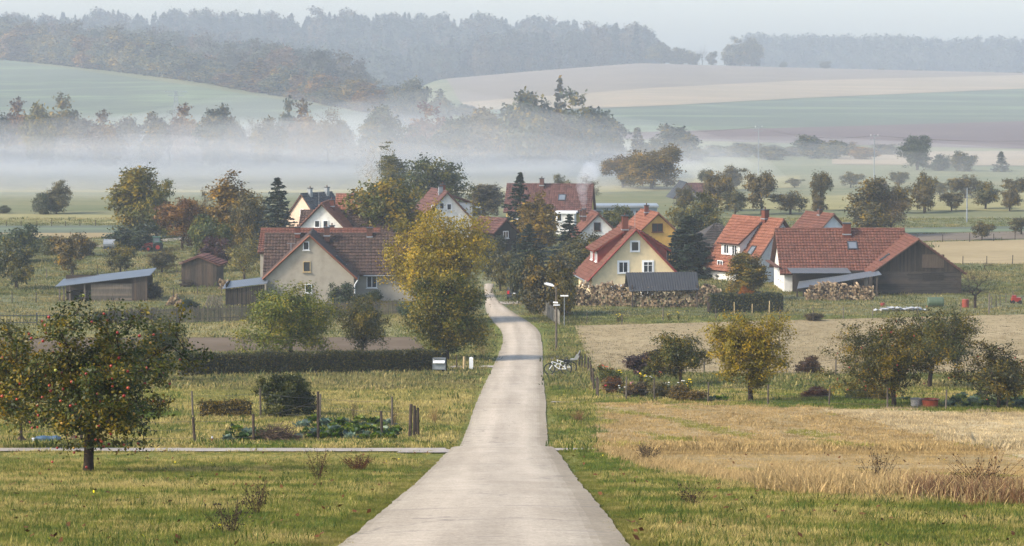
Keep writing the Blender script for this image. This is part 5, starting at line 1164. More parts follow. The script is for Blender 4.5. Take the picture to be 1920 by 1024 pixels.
fence('flower_fence', 'old post fence between the verge and the flower garden', [(1080, 686, 660), (1086, 689, 658, .07), (1091, 690, 666), (1096, 692, 664), (1103, 697, 670, .07), (1106, 704, 676), (1109, 716, 684, .06), (1112, 724, 690), (1114, 734, 700, .06), (1118, 742, 706), (1121, 744, 708, .07)], r=.05, wires=2)
fence('field_fence', 'wire fence with slim posts between stubble field and gardens', [(1121, 746, 710), (1174, 750, 706), (1227, 751, 708), (1327, 755, 716), (1440, 759, 720), (1554, 761, 723), (1664, 766, 725), (1773, 768, 730), (1888, 766, 730), (2010, 770, 732)], r=.045, mat='post_wood')
fence('field_fence', 'broken fence along the back of the gardens beside the tan field', [(1185, 692, 666), (1320, 700, 676), (1475, 703, 676), (1567, 704, 668), (1664, 705, 678)], r=.05, mat='post_wood')
fence('meadow_fence', 'wire fence between the tan field and the barn meadow', [(1100, 607, 586), (1166, 610, 590), (1243, 603, 576, .055), (1343, 604, 578), (1462, 603, 575), (1525, 603, 572), (1581, 599, 575), (1636, 596, 574), (1720, 594, 570), (1801, 593, 566), (1854, 591, 550, .07)], r=.045, mat='post_wood')
fence('garden_stakes', 'row of pale stakes in the vegetable plot behind the fence', [(1377, 589, 566), (1410, 589, 570), (1442, 589, 564), (1432, 586, 572)], mat='pale_wood', wire=False, r=.05)
fence('paddock_fence', 'fence running away from the barn corner', [(1858, 582, 556), (1868, 578, 553), (1875, 573, 552), (1886, 568, 550), (1900, 563, 546)], mat='post_wood')
fence('pasture_fence', 'fence across the meadow left of the open shed', [(-20, 569, 549), (23, 568, 548), (68, 567, 547), (112, 566, 548)], mat='post_wood')
fence('pasture_fence', 'fence across the meadow below the red roofed shed', [(300, 557, 540), (325, 556, 538), (371, 554, 536), (416, 552, 533), (450, 550, 532)], mat='post_wood')
fence('orchard_fence', 'fence between the fruit trees in front of the tractor', [(88, 521, 504), (133, 519, 502), (183, 518, 499), (237, 515, 500), (270, 514, 498), (332, 512, 495)], mat='post_wood')
fence('strip_fence', 'far fence along the dry meadow strip below the mist', [(12, 425, 415), (40, 425, 414), (69, 426, 414), (97, 425, 414), (123, 425, 415), (150, 424, 414), (179, 424, 413)], mat='dark_post', r=.06)
fence('strip_fence', 'far fence behind the brown strip right of the barn', [(1720, 455, 440), (1767, 454, 440), (1818, 454, 437), (1863, 453, 438), (1903, 450, 434)], mat='dark_post', r=.06)
fence('strip_fence', 'far fence below the peach field right of the barn', [(1805, 496, 480), (1850, 496, 480), (1898, 496, 478), (1940, 497, 479)], mat='dark_post', r=.055)
def pickets(label, a, b, hpx, mat, step=.13, name='picket_fence', rails=True, w=.09):
    A, B = G(*a), G(*b); o = A.copy(); t = thing(name, label, 'fence', o); L = (B - A).length; n = int(L / step); mb = MB(); h0 = hpx / SP(A.y); dirv = (B - A).normalized(); rz = math.atan2(dirv.y, dirv.x)
    for i in range(n):
        p = (B - A) * i / n; gz = float(H(o.x + p.x, o.y + p.y)) - o.z; hh = h0 * rng.uniform(.86, 1.06); mb.box((p.x, p.y, gz + hh/2 - .05), (w * rng.uniform(.8, 1.15), .025, hh + .1), rz=rz + rng.normal(0, .05))
    k = mb.build('pickets', mat, t); k['kind'] = 'stuff'
    if rails:
        for f in (.28, .8): mb = MB(); mb.tube((0, .03, h0*f), (*(B - A)[:2], (B-A).z + h0*f), .035, .035, 4); mb.build('rail', mat, t)
    for i in range(0, n, 16): p = (B-A)*i/n; mb = MB(); mb.box((p.x, p.y + .07, h0*.5 + p.z - .1), (.11, .11, h0 + .25)); mb.build('post', mat, t)
    return t
pickets('grey weathered picket fence behind the big apple tree top', (205, 610), (478, 602), 31, M['wood_pale'])
pickets('short picket fence in front of the grey farmhouse garden', (612, 592), (752, 590), 26, M['wood_pale'])
pickets('thin dark railing at the edge of the meadow left of the picket fence', (-30, 612), (205, 611), 25, M['dark_metal'], .28, 'iron_railing', w=.03)
pickets('pale concrete picket fence beside the street lamp at the road bend', (1018, 589), (1050, 611), 26, plain('pale_concrete', lin('#7c776c'), .9, .1, .2), .32, w=.2)

# ------------------------------------------------------------------ lamps, signs, poles
def lamp(label, px, py, top, reach=-.55, wood=True):
    g = G(px, py) if py else None; t = thing('street_lamp', label, 'street lamp', g); h_ = (py - top) / SP(g.y); mb = MB(); mb.tube((0, 0, -.3), (0, 0, h_), .085, .065, 8); mb.build('pole', M['post_wood'] if wood else M['metal_grey'], t)
    mb = MB(); mb.path([(0, 0, h_-.15), (reach*.4, 0, h_+.1), (reach*.7, 0, h_+.14)], .03); mb.build('arm', M['metal_grey'], t)
    X = Matrix.Translation((reach, 0, h_+.18)) @ Matrix.Rotation(.25 if reach < 0 else -.25, 4, 'Y'); mb = MB(); mb.box((0, 0, .03), (.75, .26, .12)); mb.box((0, 0, .11), (.55, .2, .06)); hd = mb.build('lamp_head', M['white_paint'], t, xf=X); mb = MB(); mb.box((0, 0, -.05), (.55, .2, .05)); mb.build('lens', M['sky_glass'], hd, xf=X); return t, h_
t, h_ = lamp('street lamp on a wooden pole with street signs beside the road bend', 1043, 656, 538)
mb = MB(); mb.box((.02, -.1, h_*.72), (.5, .03, .11), rz=.15); mb.box((-.06, -.1, h_*.76), (.45, .03, .1), rz=-.7); mb.build('street_sign', M['white_paint'], t)
g = AT(899, 372); 
def lamp_at(label, px, d, top, reach):
    g = AT(px, d); t = thing('street_lamp', label, 'street lamp', g); h_ = ZAT(top, d) - g.z; mb = MB(); mb.tube((0, 0, -.3), (0, 0, h_), .07, .06, 8); mb.build('pole', M['metal_grey'], t)
    mb = MB(); mb.path([(0, 0, h_-.15), (reach*.5, 0, h_+.12)], .03); mb.build('arm', M['metal_grey'], t)
    mb = MB(); mb.box((reach, 0, h_+.16), (.7, .28, .14)); mb.build('lamp_head', M['white_paint'], t); mb = MB(); mb.box((-.3, -.1, h_*.62), (.7, .03, .18)); mb.build('street_sign', M['white_paint'], t); return t
lamp_at('far street lamp on a metal pole beside the white house', 902, 366, 391, -.4)
g = G(1058, 612); t = thing('sign_post', 'slim signpost with a white plate beside the street lamp', 'sign', g); h_ = (612-553)/SP(g.y); mb = MB(); mb.tube((0, 0, -.2), (0, 0, h_), .035, .03, 6); mb.build('post', M['metal_grey'], t); mb = MB(); mb.box((0, -.05, h_-.05), (.7, .03, .12)); mb.build('sign_plate', M['white_paint'], t)
g = AT(925, 356); t = thing('wooden_post', 'thin wooden post beside the dark cottage', 'post', g); mb = MB(); mb.tube((0, 0, -.2), (0, 0, ZAT(410, 356)-g.z), .06, .05, 6); mb.build('pole', M['post_wood'], t)
for px, d, top, lab in ((1422, 600, 236, 'tall power pole standing in the mist behind the orchard'), (1639, 560, 252, 'tall power pole above the barn roof'), (1814, 430, 352, 'bare wooden pole among the orchard trees at the right')):
    g = AT(px, d); t = thing('power_pole', lab, 'power pole', g); h_ = ZAT(top, d) - g.z; mb = MB(); mb.tube((0, 0, -.3), (0, 0, h_), .12, .08, 8); mb.build('pole', M['metal_grey'], t)
    if top < 300:
        for k, w in ((.35, 1.6), (1.1, 1.9)): mb = MB(); mb.box((0, 0, h_-k), (w, .12, .12)); a_ = mb.build('crossarm', M['metal_grey'], t)
        for sx in (-.7, 0, .7): mb = MB(); mb.tube((sx, 0, h_-.3), (sx, 0, h_), .05, .04, 6); mb.build('insulator', M['white_paint'], t)
g = AT(331, 760); t = thing('pylon', 'lattice power pylon on the green hill field', 'pylon', g); h_ = ZAT(170, 760) - g.z
for sx in (-1, 1):
    for sy in (-1, 1): mb = MB(); mb.tube((sx*1.1, sy*1.1, -.3), (sx*.25, sy*.25, h_), .07, .05, 5); mb.build('leg', M['metal_grey'], t)
mb = MB()
for i in range(9):
    a, b = i/9, (i+1)/9; wa, wb = 1.1-.85*a, 1.1-.85*b
    for sy in (-1, 1): mb.tube((-wa, sy*wa, h_*a), (wb, sy*wb, h_*b), .04, .04, 4); mb.tube((wa, sy*wa, h_*a), (-wb, sy*wb, h_*b), .04, .04, 4)
mb.build('bracing', M['metal_grey'], t)
for k in (.98, .9): mb = MB(); mb.box((0, 0, h_*k), (6 if k > .95 else 4.4, .2, .2)); mb.build('crossarm', M['metal_grey'], t)

# ------------------------------------------------------------------ roadside things
g = G(823, 698); t = thing('roadside_stand', 'small metal roadside stand with white lid in front of the hedge end', 'stand', g, R(-4)); s = 1/SP(g.y); w, hh = 23*s, 26*s
for sx in (-1, 1):
    for yy in (0, .4): mb = MB(); mb.box((sx*w/2, yy, hh/2-.05), (.04, .04, hh+.1)); mb.build('leg', M['metal_grey'], t)
mb = MB(); mb.box((0, .2, hh*.42), (w-.06, .36, hh*.45)); mb.build('box', M['metal_grey'], t); mb = MB(); mb.box((0, .02, hh*.78), (w-.05, .36, .05), M=Matrix.Rotation(.6, 3, 'X')); mb.build('lid', M['white_paint'], t); mb = MB(); mb.box((0, .2, hh), (w+.04, .46, .03)); mb.build('top_frame', M['metal_grey'], t)
g = G(883.5, 694); t = thing('stone_post', 'white painted stone post at the drive entrance', 'post', g); s = 1/SP(g.y); mb = MB(); mb.box((0, 0, 10*s), (.26, .22, 20*s+.2)); mb.build('shaft', M['white_paint'], t); mb = MB()
mb.add([(-.14, -.12, 20.2*s+.1), (.14, -.12, 20.2*s+.1), (.14, .12, 20.2*s+.1), (-.14, .12, 20.2*s+.1), (0, 0, 20.2*s+.17)], [], [[0, 1, 4], [1, 2, 4], [2, 3, 4], [3, 0, 4]]); mb.build('cap', M['white_paint'], t)
g = G(870, 694); t = thing('wooden_post', 'round wooden post beside the white stone post', 'post', g); mb = MB(); mb.tube((0, 0, -.2), (.02, 0, .9), .09, .08, 8); mb.build('shaft', M['pale_wood'], t)
g = G(856, 692); t = thing('wooden_post', 'thin dark stake between hedge end and wooden post', 'post', g); mb = MB(); mb.tube((0, 0, -.2), (0, 0, .95), .04, .04, 6); mb.build('shaft', M['dark_post'], t)
def bicycle(label, px, py, flip=1, seat=False, dy=0.0, rz=0.0, tone=None):
    g = G(px, py); g.y += dy; g.z = float(H(g.x, g.y)) + .05; t = thing('bicycle', label, 'bicycle', g, rz); wp = tone or M['white_paint']; r = .34
    for nm, x in (('wheel', -.54), ('wheel', .54)):
        mb = MB(); mb.ring((x, 0, r), r-.03, .012, (0, 1, 0), 22, 5)
        for k in range(9): a = k*.698; mb.tube((x, 0, r), (x + .3*math.cos(a), 0, r + .3*math.sin(a)), .005, .005, 3)
        mb.tube((x, -.05, r), (x, .05, r), .03, .03, 8); wl = mb.build(nm, M['metal_grey'], t); mb = MB(); mb.ring((x, 0, r), r, .04, (0, 1, 0), 24, 6); mb.build('tyre', M['rubber'], wl)
    hd0, hd1, bb, st = (-.40, 0, .82), (-.34, 0, .62), (.08, 0, .34), (.22, 0, .86)
    mb = MB(); mb.tube(hd0, hd1, .024); mb.tube(hd1, bb, .024); mb.tube(hd0, (.17, 0, .62), .02); mb.tube(bb, st, .018); mb.tube(bb, (.54, .05, r), .018); mb.tube(bb, (.54, -.05, r), .018); mb.tube((.17, 0, .64), (.54, .05, r), .015); mb.tube((.17, 0, .64), (.54, -.05, r), .015); mb.build('frame', wp, t)
    mb = MB(); mb.tube(hd1, (-.54, .05, r), .02); mb.tube(hd1, (-.54, -.05, r), .02); mb.build('fork', wp, t)
    mb = MB(); mb.tube(hd0, (-.43, 0, 1.02), .018); mb.path([(-.28, -.3, 1.04), (-.43, -.2, 1.04), (-.43, .2, 1.04), (-.28, .3, 1.04)], .015); mb.build('handlebar', M['dark_metal'], t)
    mb = MB(); mb.lathe([(.01, -.03), (.09, -.01), (.10, .03), (.01, .05)], (.25, 0, .92), 10); mb.box((.12, 0, .93), (.18, .05, .05)); mb.build('saddle', M['rubber'], t)
    mb = MB(); mb.ring((.08, 0, .34), .09, .012, (0, 1, 0), 14, 4); mb.tube((.08, -.1, .34), (.18, -.12, .22), .012); mb.tube((.08, .1, .34), (-.02, .12, .46), .012); mb.build('crank', M['dark_metal'], t)
    mb = MB(); mb.box((.55, 0, .76), (.42, .14, .03)); mb.tube((.54, .06, r), (.6, .06, .75), .01); mb.tube((.54, -.06, r), (.6, -.06, .75), .01); mb.build('rack', M['dark_metal'], t)
    if seat:
        mb = MB(); mb.box((.66, 0, .86), (.36, .32, .08)); X = Matrix.Rotation(.5, 3, 'Y'); mb.box((.95, 0, 1.14), (.06, .34, .62), M=X); mb.box((.9, .16, 1.0), (.22, .03, .3), M=X); mb.box((.9, -.16, 1.0), (.22, .03, .3), M=X); mb.build('child_seat', plain('seat_grey', lin('#8e8e8a'), .5, .3, .1), t)
    else:
        mb = MB(); mb.box((.56, 0, .86), (.4, .3, .16)); mb.build('pannier', M['rubber'], t)
    return t
bicycle('white bicycle standing nearest the road edge with a black rear bag', 1046, 703, rz=.03); bicycle('white bicycle with pale child seat parked behind the other', 1056, 700, seat=True, dy=.45, rz=-.05)
# red car behind the bush, seen from the back
g = G(966, 564); t = thing('parked_car', 'dark car with red tail lamps parked behind the roadside bushes', 'car', g, R(-6)); cb = plain('car_paint', lin('#33363c'), .25, .5, .1); w = 1.7
mb = MB(); mb.prism([(0, .35), (4.2, .35), (4.25, .85), (3.4, .95), (2.7, 1.45), (.6, 1.47), (.1, 1.0), (-.05, .7)], -w/2, w/2); X = Matrix.Rotation(math.pi/2, 4, 'Z'); mb.build('body', cb, t, xf=X)
mb = MB(); mb.add([(-.68, .08+.05, 1.02), (.68, .13, 1.02), (.58, .5, 1.4), (-.58, .5, 1.4)], [[0, 1, 2, 3]]); mb.build('rear_window', M['glass'], t)
for sx in (-1, 1):
    mb = MB(); mb.box((sx*.7, .0, .85), (.22, .14, .34)); mb.build('tail_light', plain('lamp_red', lin('#b01818'), .3, .5, .1), t)
    mb = MB(); mb.box((sx*.86, 1.6, 1.18), (.02, 1.5, .34)); mb.build('side_window', M['glass'], t)
    for yy in (.85, 3.35): mb = MB(); mb.tube((sx*.75, yy, .32), (sx*.9, yy, .32), .32, .32, 14); wl = mb.build('wheel', M['rubber'], t); mb = MB(); mb.tube((sx*.88, yy, .32), (sx*.91, yy, .32), .19, .19, 12); mb.build('rim', M['metal_grey'], wl)
mb = MB(); mb.box((0, -.06, .48), (1.66, .16, .2)); mb.build('bumper', M['dark_metal'], t); mb = MB(); mb.box((0, -.03, .74), (.5, .03, .12)); mb.build('number_plate', M['white_paint'], t)
# tractor
g = AT(281, 366); t = thing('tractor', 'red tractor with green cab on the meadow under the tall trees', 'tractor', g, R(4)); t.scale = (.8, .8, .8); tr = plain('tractor_red', lin('#8a2c24'), .4, .4, .1); tg = plain('tractor_green', lin('#4a6a5c'), .4, .4, .1)
for x, r, wd in ((-.35, .48, .3), (1.2, .75, .42)):
    for sy in (-1, 1): mb = MB(); mb.tube((x, sy*.7, r), (x, sy*(.7+wd), r), r, r, 18); wl = mb.build('wheel', M['rubber'], t); mb = MB(); mb.tube((x, sy*(.7+wd*.8), r), (x, sy*(.74+wd), r), r*.5, r*.45, 14); mb.build('rim', tr, wl)
mb = MB(); mb.prism([(-1.0, .65), (.45, .65), (.45, 1.45), (-.7, 1.35), (-1.0, 1.15)], -.38, .38); mb.build('hood', tr, t)
mb = MB(); mb.box((.95, 0, 1.0), (1.1, .9, .7)); mb.build('chassis', M['dark_metal'], t)
mb = MB()
for x in (.45, 1.45):
    for sy in (-.55, .55): mb.box((x, sy, 1.75), (.08, .08, 1.1))
mb.box((.95, 0, 2.35), (1.25, 1.3, .14)); mb.build('cab', tg, t); mb = MB(); mb.box((.95, 0, 1.75), (.9, 1.06, 1.0)); mb.build('cab_glass', M['sky_glass'], t)
for sy in (-.8, .8): mb = MB(); mb.box((1.2, sy, 1.58), (1.2, .4, .1)); mb.build('fender', tg, t)
for sy in (-.5, .5): mb = MB(); mb.path([(.3, sy, 1.2), (-.9, sy, 1.25), (-1.5, sy, .4)], .07); mb.build('loader_arm', tr, t)
mb = MB(); mb.prism([(-1.9, .15), (-1.35, .15), (-1.35, .75), (-1.5, .75)], -.8, .8); mb.build('bucket', M['dark_metal'], t)
mb = MB(); mb.tube((.2, .42, 1.4), (.2, .42, 2.2), .04); mb.build('exhaust', M['dark_metal'], t)
# water cart left of the tractor
g = AT(204, 366); t = thing('water_cart', 'grey tank trailer half hidden left of the tractor', 'trailer', g); mb = MB(); mb.tube((-.75, 0, 1.0), (.75, 0, 1.0), .6, .6, 14); mb.build('tank', M['metal_grey'], t); mb = MB(); mb.box((0, 0, .42), (1.7, .9, .12)); mb.tube((.8, 0, .42), (1.5, 0, .3), .05); mb.build('chassis', M['dark_metal'], t)
for sy in (-.5, .5): mb = MB(); mb.tube((0, sy-.08, .32), (0, sy+.08, .32), .32, .32, 12); mb.build('wheel', M['rubber'], t)
# barn yard
def barrel(label, px, py, w, h_, col, lying=False):
    g = G(px, py); t = thing('barrel', label, 'barrel', g); s = 1/SP(g.y); m = plain('drum_' + col[1:], lin(col), .5, .35, .15); r = w*s/2; L = h_*s
    if lying: mb = MB(); mb.lathe([(.01, -L), (r*.9, -L), (r, -L*.9), (r, L*.9), (r*.9, L), (.01, L)], n=16); X = Matrix.Translation((0, 0, r)) @ Matrix.Rotation(math.pi/2, 4, 'Y'); b = mb.build('body', m, t, xf=X); mb = MB(); mb.ring((0, 0, r), r, .03, (1, 0, 0), 20, 5); mb.ring((L*.6, 0, r), r, .03, (1, 0, 0), 20, 5); mb.ring((-L*.6, 0, r), r, .03, (1, 0, 0), 20, 5); mb.build('hoop', m, t)
    else: mb = MB(); mb.lathe([(.01, 0), (r*.95, 0), (r, .05), (r, L*.95), (r*.95, L), (.01, L-.03)], n=16); mb.build('body', m, t); mb = MB(); mb.ring((0, 0, L*.36), r, .02, (0, 0, 1), 18, 5); mb.ring((0, 0, L*.68), r, .02, (0, 0, 1), 18, 5); mb.build('hoop', m, t)
    return t
barrel('green tank lying against the barn wall', 1754, 576, 19, 15, '#4a5a44', True); barrel('red drum standing at the barn corner', 1810, 577, 13, 16, '#843a2a'); barrel('small red drum beside the firewood heap', 1655, 574, 9, 6, '#80342c')
M['tarp'] = plain('tarp', lin('#a4a5a4'), .5, .3, .2)
g = G(1690, 584); t = thing('tarp_heap', 'white plastic sheets heaped on the grass before the barn', 'tarpaulin', g)
for i in range(7):
    n = 6; P = np.zeros((n, n, 3)); cx = -1.9 + i*.62
    for a in range(n):
        for b in range(n): P[a, b] = (cx + (a/(n-1)-.5)*1.4 + .1*math.sin(b*2+i), -.4 + b/(n-1)*1.2 + .1*i % .4, .06 + .16*abs(math.sin(a*1.7+i*2.1)*math.cos(b*1.3+i)) + .12*(i % 3))
    k = np.arange(n-1)[:, None]*n + np.arange(n-1)[None]; Q = np.stack([k, k+n, k+n+1, k+1], -1).reshape(-1, 4); mesh('sheet', P.reshape(-1, 3), [Q], M['tarp'], t)
g = G(1905, 570); t = thing('garden_machine', 'small red garden machine on the grass at the picture edge', 'mower', g); mb = MB(); mb.box((0, 0, .45), (.9, .6, .4)); mb.box((-.2, 0, .75), (.4, .4, .25)); mb.build('body', tr, t); mb = MB(); mb.path([(.4, .2, .5), (1.0, .2, 1.0), (1.0, -.2, 1.0), (.4, -.2, .5)], .025); mb.build('handle', M['dark_metal'], t)
for sx in (-.35, .35):
    for sy in (-.35, .35): mb = MB(); mb.tube((sx, sy-.05, .2), (sx, sy+.05, .2), .2, .2, 12); mb.build('wheel', M['rubber'], t)
g = G(1744, 765); s = 1/SP(g.y); t = thing('garden_tub', 'red brown plastic tub at the fence beside the grey planter', 'tub', g); mb = MB(); mb.lathe([(.01, 0), (.36, 0), (.42, .42), (.45, .42), (.45, .46), (.38, .46), (.34, .06), (.01, .06)], n=18); mb.build('bowl', plain('tub_red', lin('#9a4630'), .5, .3, .15), t); mb = MB(); mb.ring((0, 0, .44), .44, .025, (0, 0, 1), 20, 5); mb.build('rim', M['brick'], t)
g = G(1718, 764); t = thing('planter', 'round grey concrete planter left of the red tub', 'planter', g); mb = MB(); mb.lathe([(.01, 0), (.26, 0), (.30, .40), (.32, .46), (.27, .46), (.25, .40), (.01, .38)], n=18); mb.build('pot', plain('grey_concrete', lin('#9a9690'), .9, .1, .3, 14), t); mb = MB(); mb.lathe([(.01, .385), (.25, .395)], n=14); mb.build('soil', M['bark_dark'], t)
# bits under the big apple tree
g = G(90, 829); t = thing('blue_sack', 'blue plastic sack lying on the grass behind the lane', 'sack', g); mb = MB(); mb.lathe([(.01, -.55), (.12, -.5), (.16, -.2), (.13, .1), (.17, .35), (.10, .55), (.01, .56)], n=10); mb.build('bag', plain('sack_blue', lin('#3c5468'), .5, .3, .3, 6), t, xf=Matrix.Translation((0, 0, .12)) @ Matrix.Rotation(math.pi/2, 4, 'Y')); mb = MB(); mb.box((-.62, 0, .1), (.1, .16, .14)); mb.build('knot', M['white_paint'], t)
g = G(398, 829); t = thing('marker_stake', 'short red and white stake at the lane edge', 'stake', g); mb = MB(); mb.tube((0, 0, -.1), (0, 0, .16), .035, .035, 8); mb.build('shaft', tr, t); mb = MB(); mb.tube((0, 0, .161), (0, 0, .24), .036, .036, 8); mb.build('cap', M['white_paint'], t)
def heap(label, px, py, w, h_, col):
    g = G(px, py); s = 1/SP(g.y); t = thing('compost_heap', label, 'heap', g); rg = np.random.default_rng(int(px)); n, m = 18, 7; V = []; 
    for j in range(m):
        for i in range(n): a = 2*math.pi*i/n; f = j/(m-1); r = w*s/2*(1-f)**.7*rg.uniform(.85, 1.1); V.append((r*math.cos(a), r*math.sin(a)*.7, h_*s*(f**.8)*rg.uniform(.85, 1.05)-.03))
    Q = [[j*n+i, j*n+(i+1) % n, (j+1)*n+(i+1) % n, (j+1)*n+i] for j in range(m-1) for i in range(n)]; mesh('mound', V, [Q], plain('soil_' + str(int(px)), lin(col), .95, .05, .5, 12, bmp=.6), t); return t
heap('small dark earth heap on the grass left of the blue sack', 40, 829, 26, 14, '#4a3c30'); heap('low brown earth heap beside the apple tree trunk', 140, 826, 30, 12, '#54453a')
# brush pile
g = G(518, 828); t = thing('brush_pile', 'heap of cut twigs between the cabbage rows', 'brush pile', g); mb = MB(); rg = np.random.default_rng(4)
for i in range(420):
    a = rg.uniform(0, 6.28); r = .95*math.sqrt(rg.uniform()); c = np.array([r*math.cos(a), r*math.sin(a)*.7, rg.uniform(.02, .75)*(1-(r/1.05)**1.5)]); d = rg.normal(size=3); d[2] *= .35; d /= np.linalg.norm(d); L = rg.uniform(.25, .6); mb.tube(c - d*L, c + d*L, rg.uniform(.006, .018), .005, 4, caps=False)
k = mb.build('twigs', plain('twigs', lin('#5c4c40'), .9, .1, .4, 4, useattr=True), t); k['kind'] = 'stuff'

# ------------------------------------------------------------------ hedges, beds, weeds
def hedge(label, a, b, hpx, depth, col, n, leaf=.06, name='clipped_hedge', turned=.2):
    A, B = G(*a), G(*b); o = A.copy(); t = thing(name, label, 'hedge', o); L = (B-A); ln = L.length; h_ = hpx/SP((A.y+B.y)/2); rg = np.random.default_rng(int(a[0])+7); f = rg.uniform(size=n); side = rg.uniform(size=n)
    p = np.zeros((n, 3)); N = np.zeros((n, 3)); top = side < .34; fr = ~top & (side < .82); bk = ~top & ~fr; zz = rg.uniform(0, 1, n)
    p[:, 1] = np.where(top, rg.uniform(0, depth, n), np.where(fr, 0, depth)); p[:, 2] = np.where(top, h_, zz*h_); N[:, 2] = np.where(top, 1, .3); N[:, 1] = np.where(fr, -1, np.where(bk, 1, 0))
    p += rg.normal(0, .075, (n, 3)); wob = .05*np.sin(f*ln*1.3) + .04*np.sin(f*ln*3.1+2); p[:, 2] += wob*(p[:, 2] > h_*.5); P = np.array(L)[None]*f[:, None]; p += P * np.array([1, 1, 0]); p[:, 2] += H(o.x+p[:, 0], o.y+p[:, 1]) - o.z
    V, Q = leaf_quads(p, N + rg.normal(0, .5, (n, 3)), leaf, rg); c = mesh('foliage', V, [Q], M['leaf'], t, rg.uniform(0, 1, n)); c.color = (*lin(col), turned)
    mb = MB(); k = max(3, int(ln/2)); 
    for i in range(k): q0 = L*(i/k); q1 = L*((i+1)/k); mb.box(((q0.x+q1.x)/2, (q0.y+q1.y)/2+depth/2, (q0.z+q1.z)/2 + h_*.46-.05), (ln/k + .02, depth-.16, h_*.92), rz=math.atan2(L.y, L.x))
    mb.build('inner_branches', M['bark_dark'], t); return t
hedge('long clipped dark hedge across the meadow beside the road', (336, 706), (834, 697), 39, .9, '#333b22', 26000, .055)
hedge('clipped dark green hedge between the logs and the barn', (1330, 588), (1466, 586), 34, 1.2, '#34402c', 9000, .08)
hedge('low scruffy hedge along the back garden fence', (375, 783), (470, 783), 27, .4, '#57502e', 3600, .045, 'scruffy_hedge', .5)
hedge('low dark hedge strip in front of the open shed', (175, 604), (285, 602), 16, .8, '#3a4630', 3500, .08, 'low_hedge')
def near_bush(label, px, py, top, wpx, col, turned, seed, name='bush', per=60, leaf=.05, cl=150):
    g = G(px, py); s = SP(g.y); w, l, _ = make_tree(seed, (py-top)/s, wpx/s, trunk_h=.06, clusters=cl, per=per, leaf=leaf, spread=.16, flat=.95, r0=.04, extra_twigs=1); return plant(name, label, 'shrub', g, w, l, col, turned, crown='foliage', trunk='stem', bark='bark_dark')
near_bush('dense dark green bush standing alone in the garden grass', 540, 781, 702, 98, '#39431e', .15, 91, per=90, leaf=.05, cl=190)
def leafy_rows(name, label, items, col, grp, broad=True):
    """broad leaved plants: each plant is one thing"""
    protos = []
    for sd in (1, 2, 3):
        rg = np.random.default_rng(sd + 40); V = []; Q = []; v = []
        for i in range(16):
            a = i*2.4; el = .35 + .9*(i/16); L = rg.uniform(.22, .34); d = np.array([math.cos(a)*math.cos(el), math.sin(a)*math.cos(el), math.sin(el)]); sd_ = np.array([-math.sin(a), math.cos(a), 0]); k = len(V); n = 4; c = rg.uniform()
            for j in range(n+1):
                f = j/n; w = .13*math.sin(math.pi*min(1, f*.85+.12)); q = d*L*f + np.array([0, 0, -.22*L*f*f]); V += [q - sd_*w + np.array([0, 0, .03*math.sin(j*2)]), q + np.array([0, 0, -.02]), q + sd_*w + np.array([0, 0, .03*math.cos(j*2)])]
            for j in range(n): Q += [[k+3*j, k+3*j+1, k+3*j+4, k+3*j+3], [k+3*j+1, k+3*j+2, k+3*j+5, k+3*j+4]]; v += [c, c]
        o = mesh('leaves', V, [Q], M['leaf'], None, v); protos.append(o.data); bpy.data.objects.remove(o)
    for i, (px, py, sc) in enumerate(items):
        g = G(px, py); t = thing(name, label, 'cabbage', g, rng.uniform(0, 6), grp); t.scale = (sc, sc, sc*1.1); c = link('leaves', protos[i % 3], t); c.color = (*lin(col if i % 4 else '#6f8478'), .15)
items = [(px + rng.uniform(-3, 3), py, rng.uniform(1.15, 1.75)) for px, py in [(424 + 10*i, 828 - (i % 3)*8) for i in range(8)] + [(560 + 8*i, 825 - (i % 3)*6) for i in range(24)] + [(566 + 10*i, 804 - (i % 3)*5) for i in range(17)]]
leafy_rows('cabbage', 'leafy green cabbage plant in the bed behind the garden fence', items, '#46602e', 'cabbages in the bed behind the garden fence')
leafy_rows('cabbage', 'blue green cabbage in the rows under the low spreading apple tree', [(1780 + 11*i, 764 - (i % 3)*7, rng.uniform(1.2, 1.8)) for i in range(14)] + [(1690 + 12*i, 752, 1.0) for i in range(2)], '#48604a', 'cabbages under the low spreading apple tree')
leafy_rows('cabbage', 'low green plant at the foot of the pear tree', [(1336, 752, 1.2), (1348, 752, 1.3), (1360, 753, 1.1)], '#44602e', 'low plants near the pear tree')
# flower garden
def flower(label, px, py, h_, cols, seed, grp, n=7):
    rg = np.random.default_rng(seed); g = G(px, py); t = thing('flower_plant', label, 'flower', g, 0, grp); mb = MB(); heads = []; P = []; 
    for i in range(n):
        a = rg.uniform(0, 6.28); hh = h_*rg.uniform(.65, 1.05); e = np.array([math.cos(a)*.22*rg.uniform(.3, 1), math.sin(a)*.22*rg.uniform(.3, 1), hh]); mb.path([(e[0]*.2, e[1]*.2, -.05), e*.5 + np.array([0, 0, .05]), e], .008, 4); heads.append(e)
        for k in range(14): P.append(e*rg.uniform(.15, .92) + rg.normal(0, .06, 3))
    mb.build('stems', plain('green_stem', lin('#4a5a30'), .8, .1, .2), t); P = np.array(P); V, Q = leaf_quads(P, rg.normal(size=P.shape) + np.array([0, 0, .5]), .06, rg); c = mesh('foliage', V, [Q], M['leaf'], t, rg.uniform(size=len(P))); c.color = (*lin(['#46552e', '#5a4c30', '#4c4a2a'][seed % 3]), .3)
    for e in heads[:max(2, n//2)]:
        mb = MB(); mb.lathe([(.01, -.015), (.05, 0), (.062, .022), (.038, .04), (.01, .036)], e, 9); mb.build('blossom', FM[cols], t, smooth=True)
    return t
FM = {k: plain('petal_' + k, lin(v), .6, .2, .15) for k, v in dict(yellow='#e0c020', red='#b02838', orange='#d0602c', white='#d8d4c8', pink='#c08088').items()}
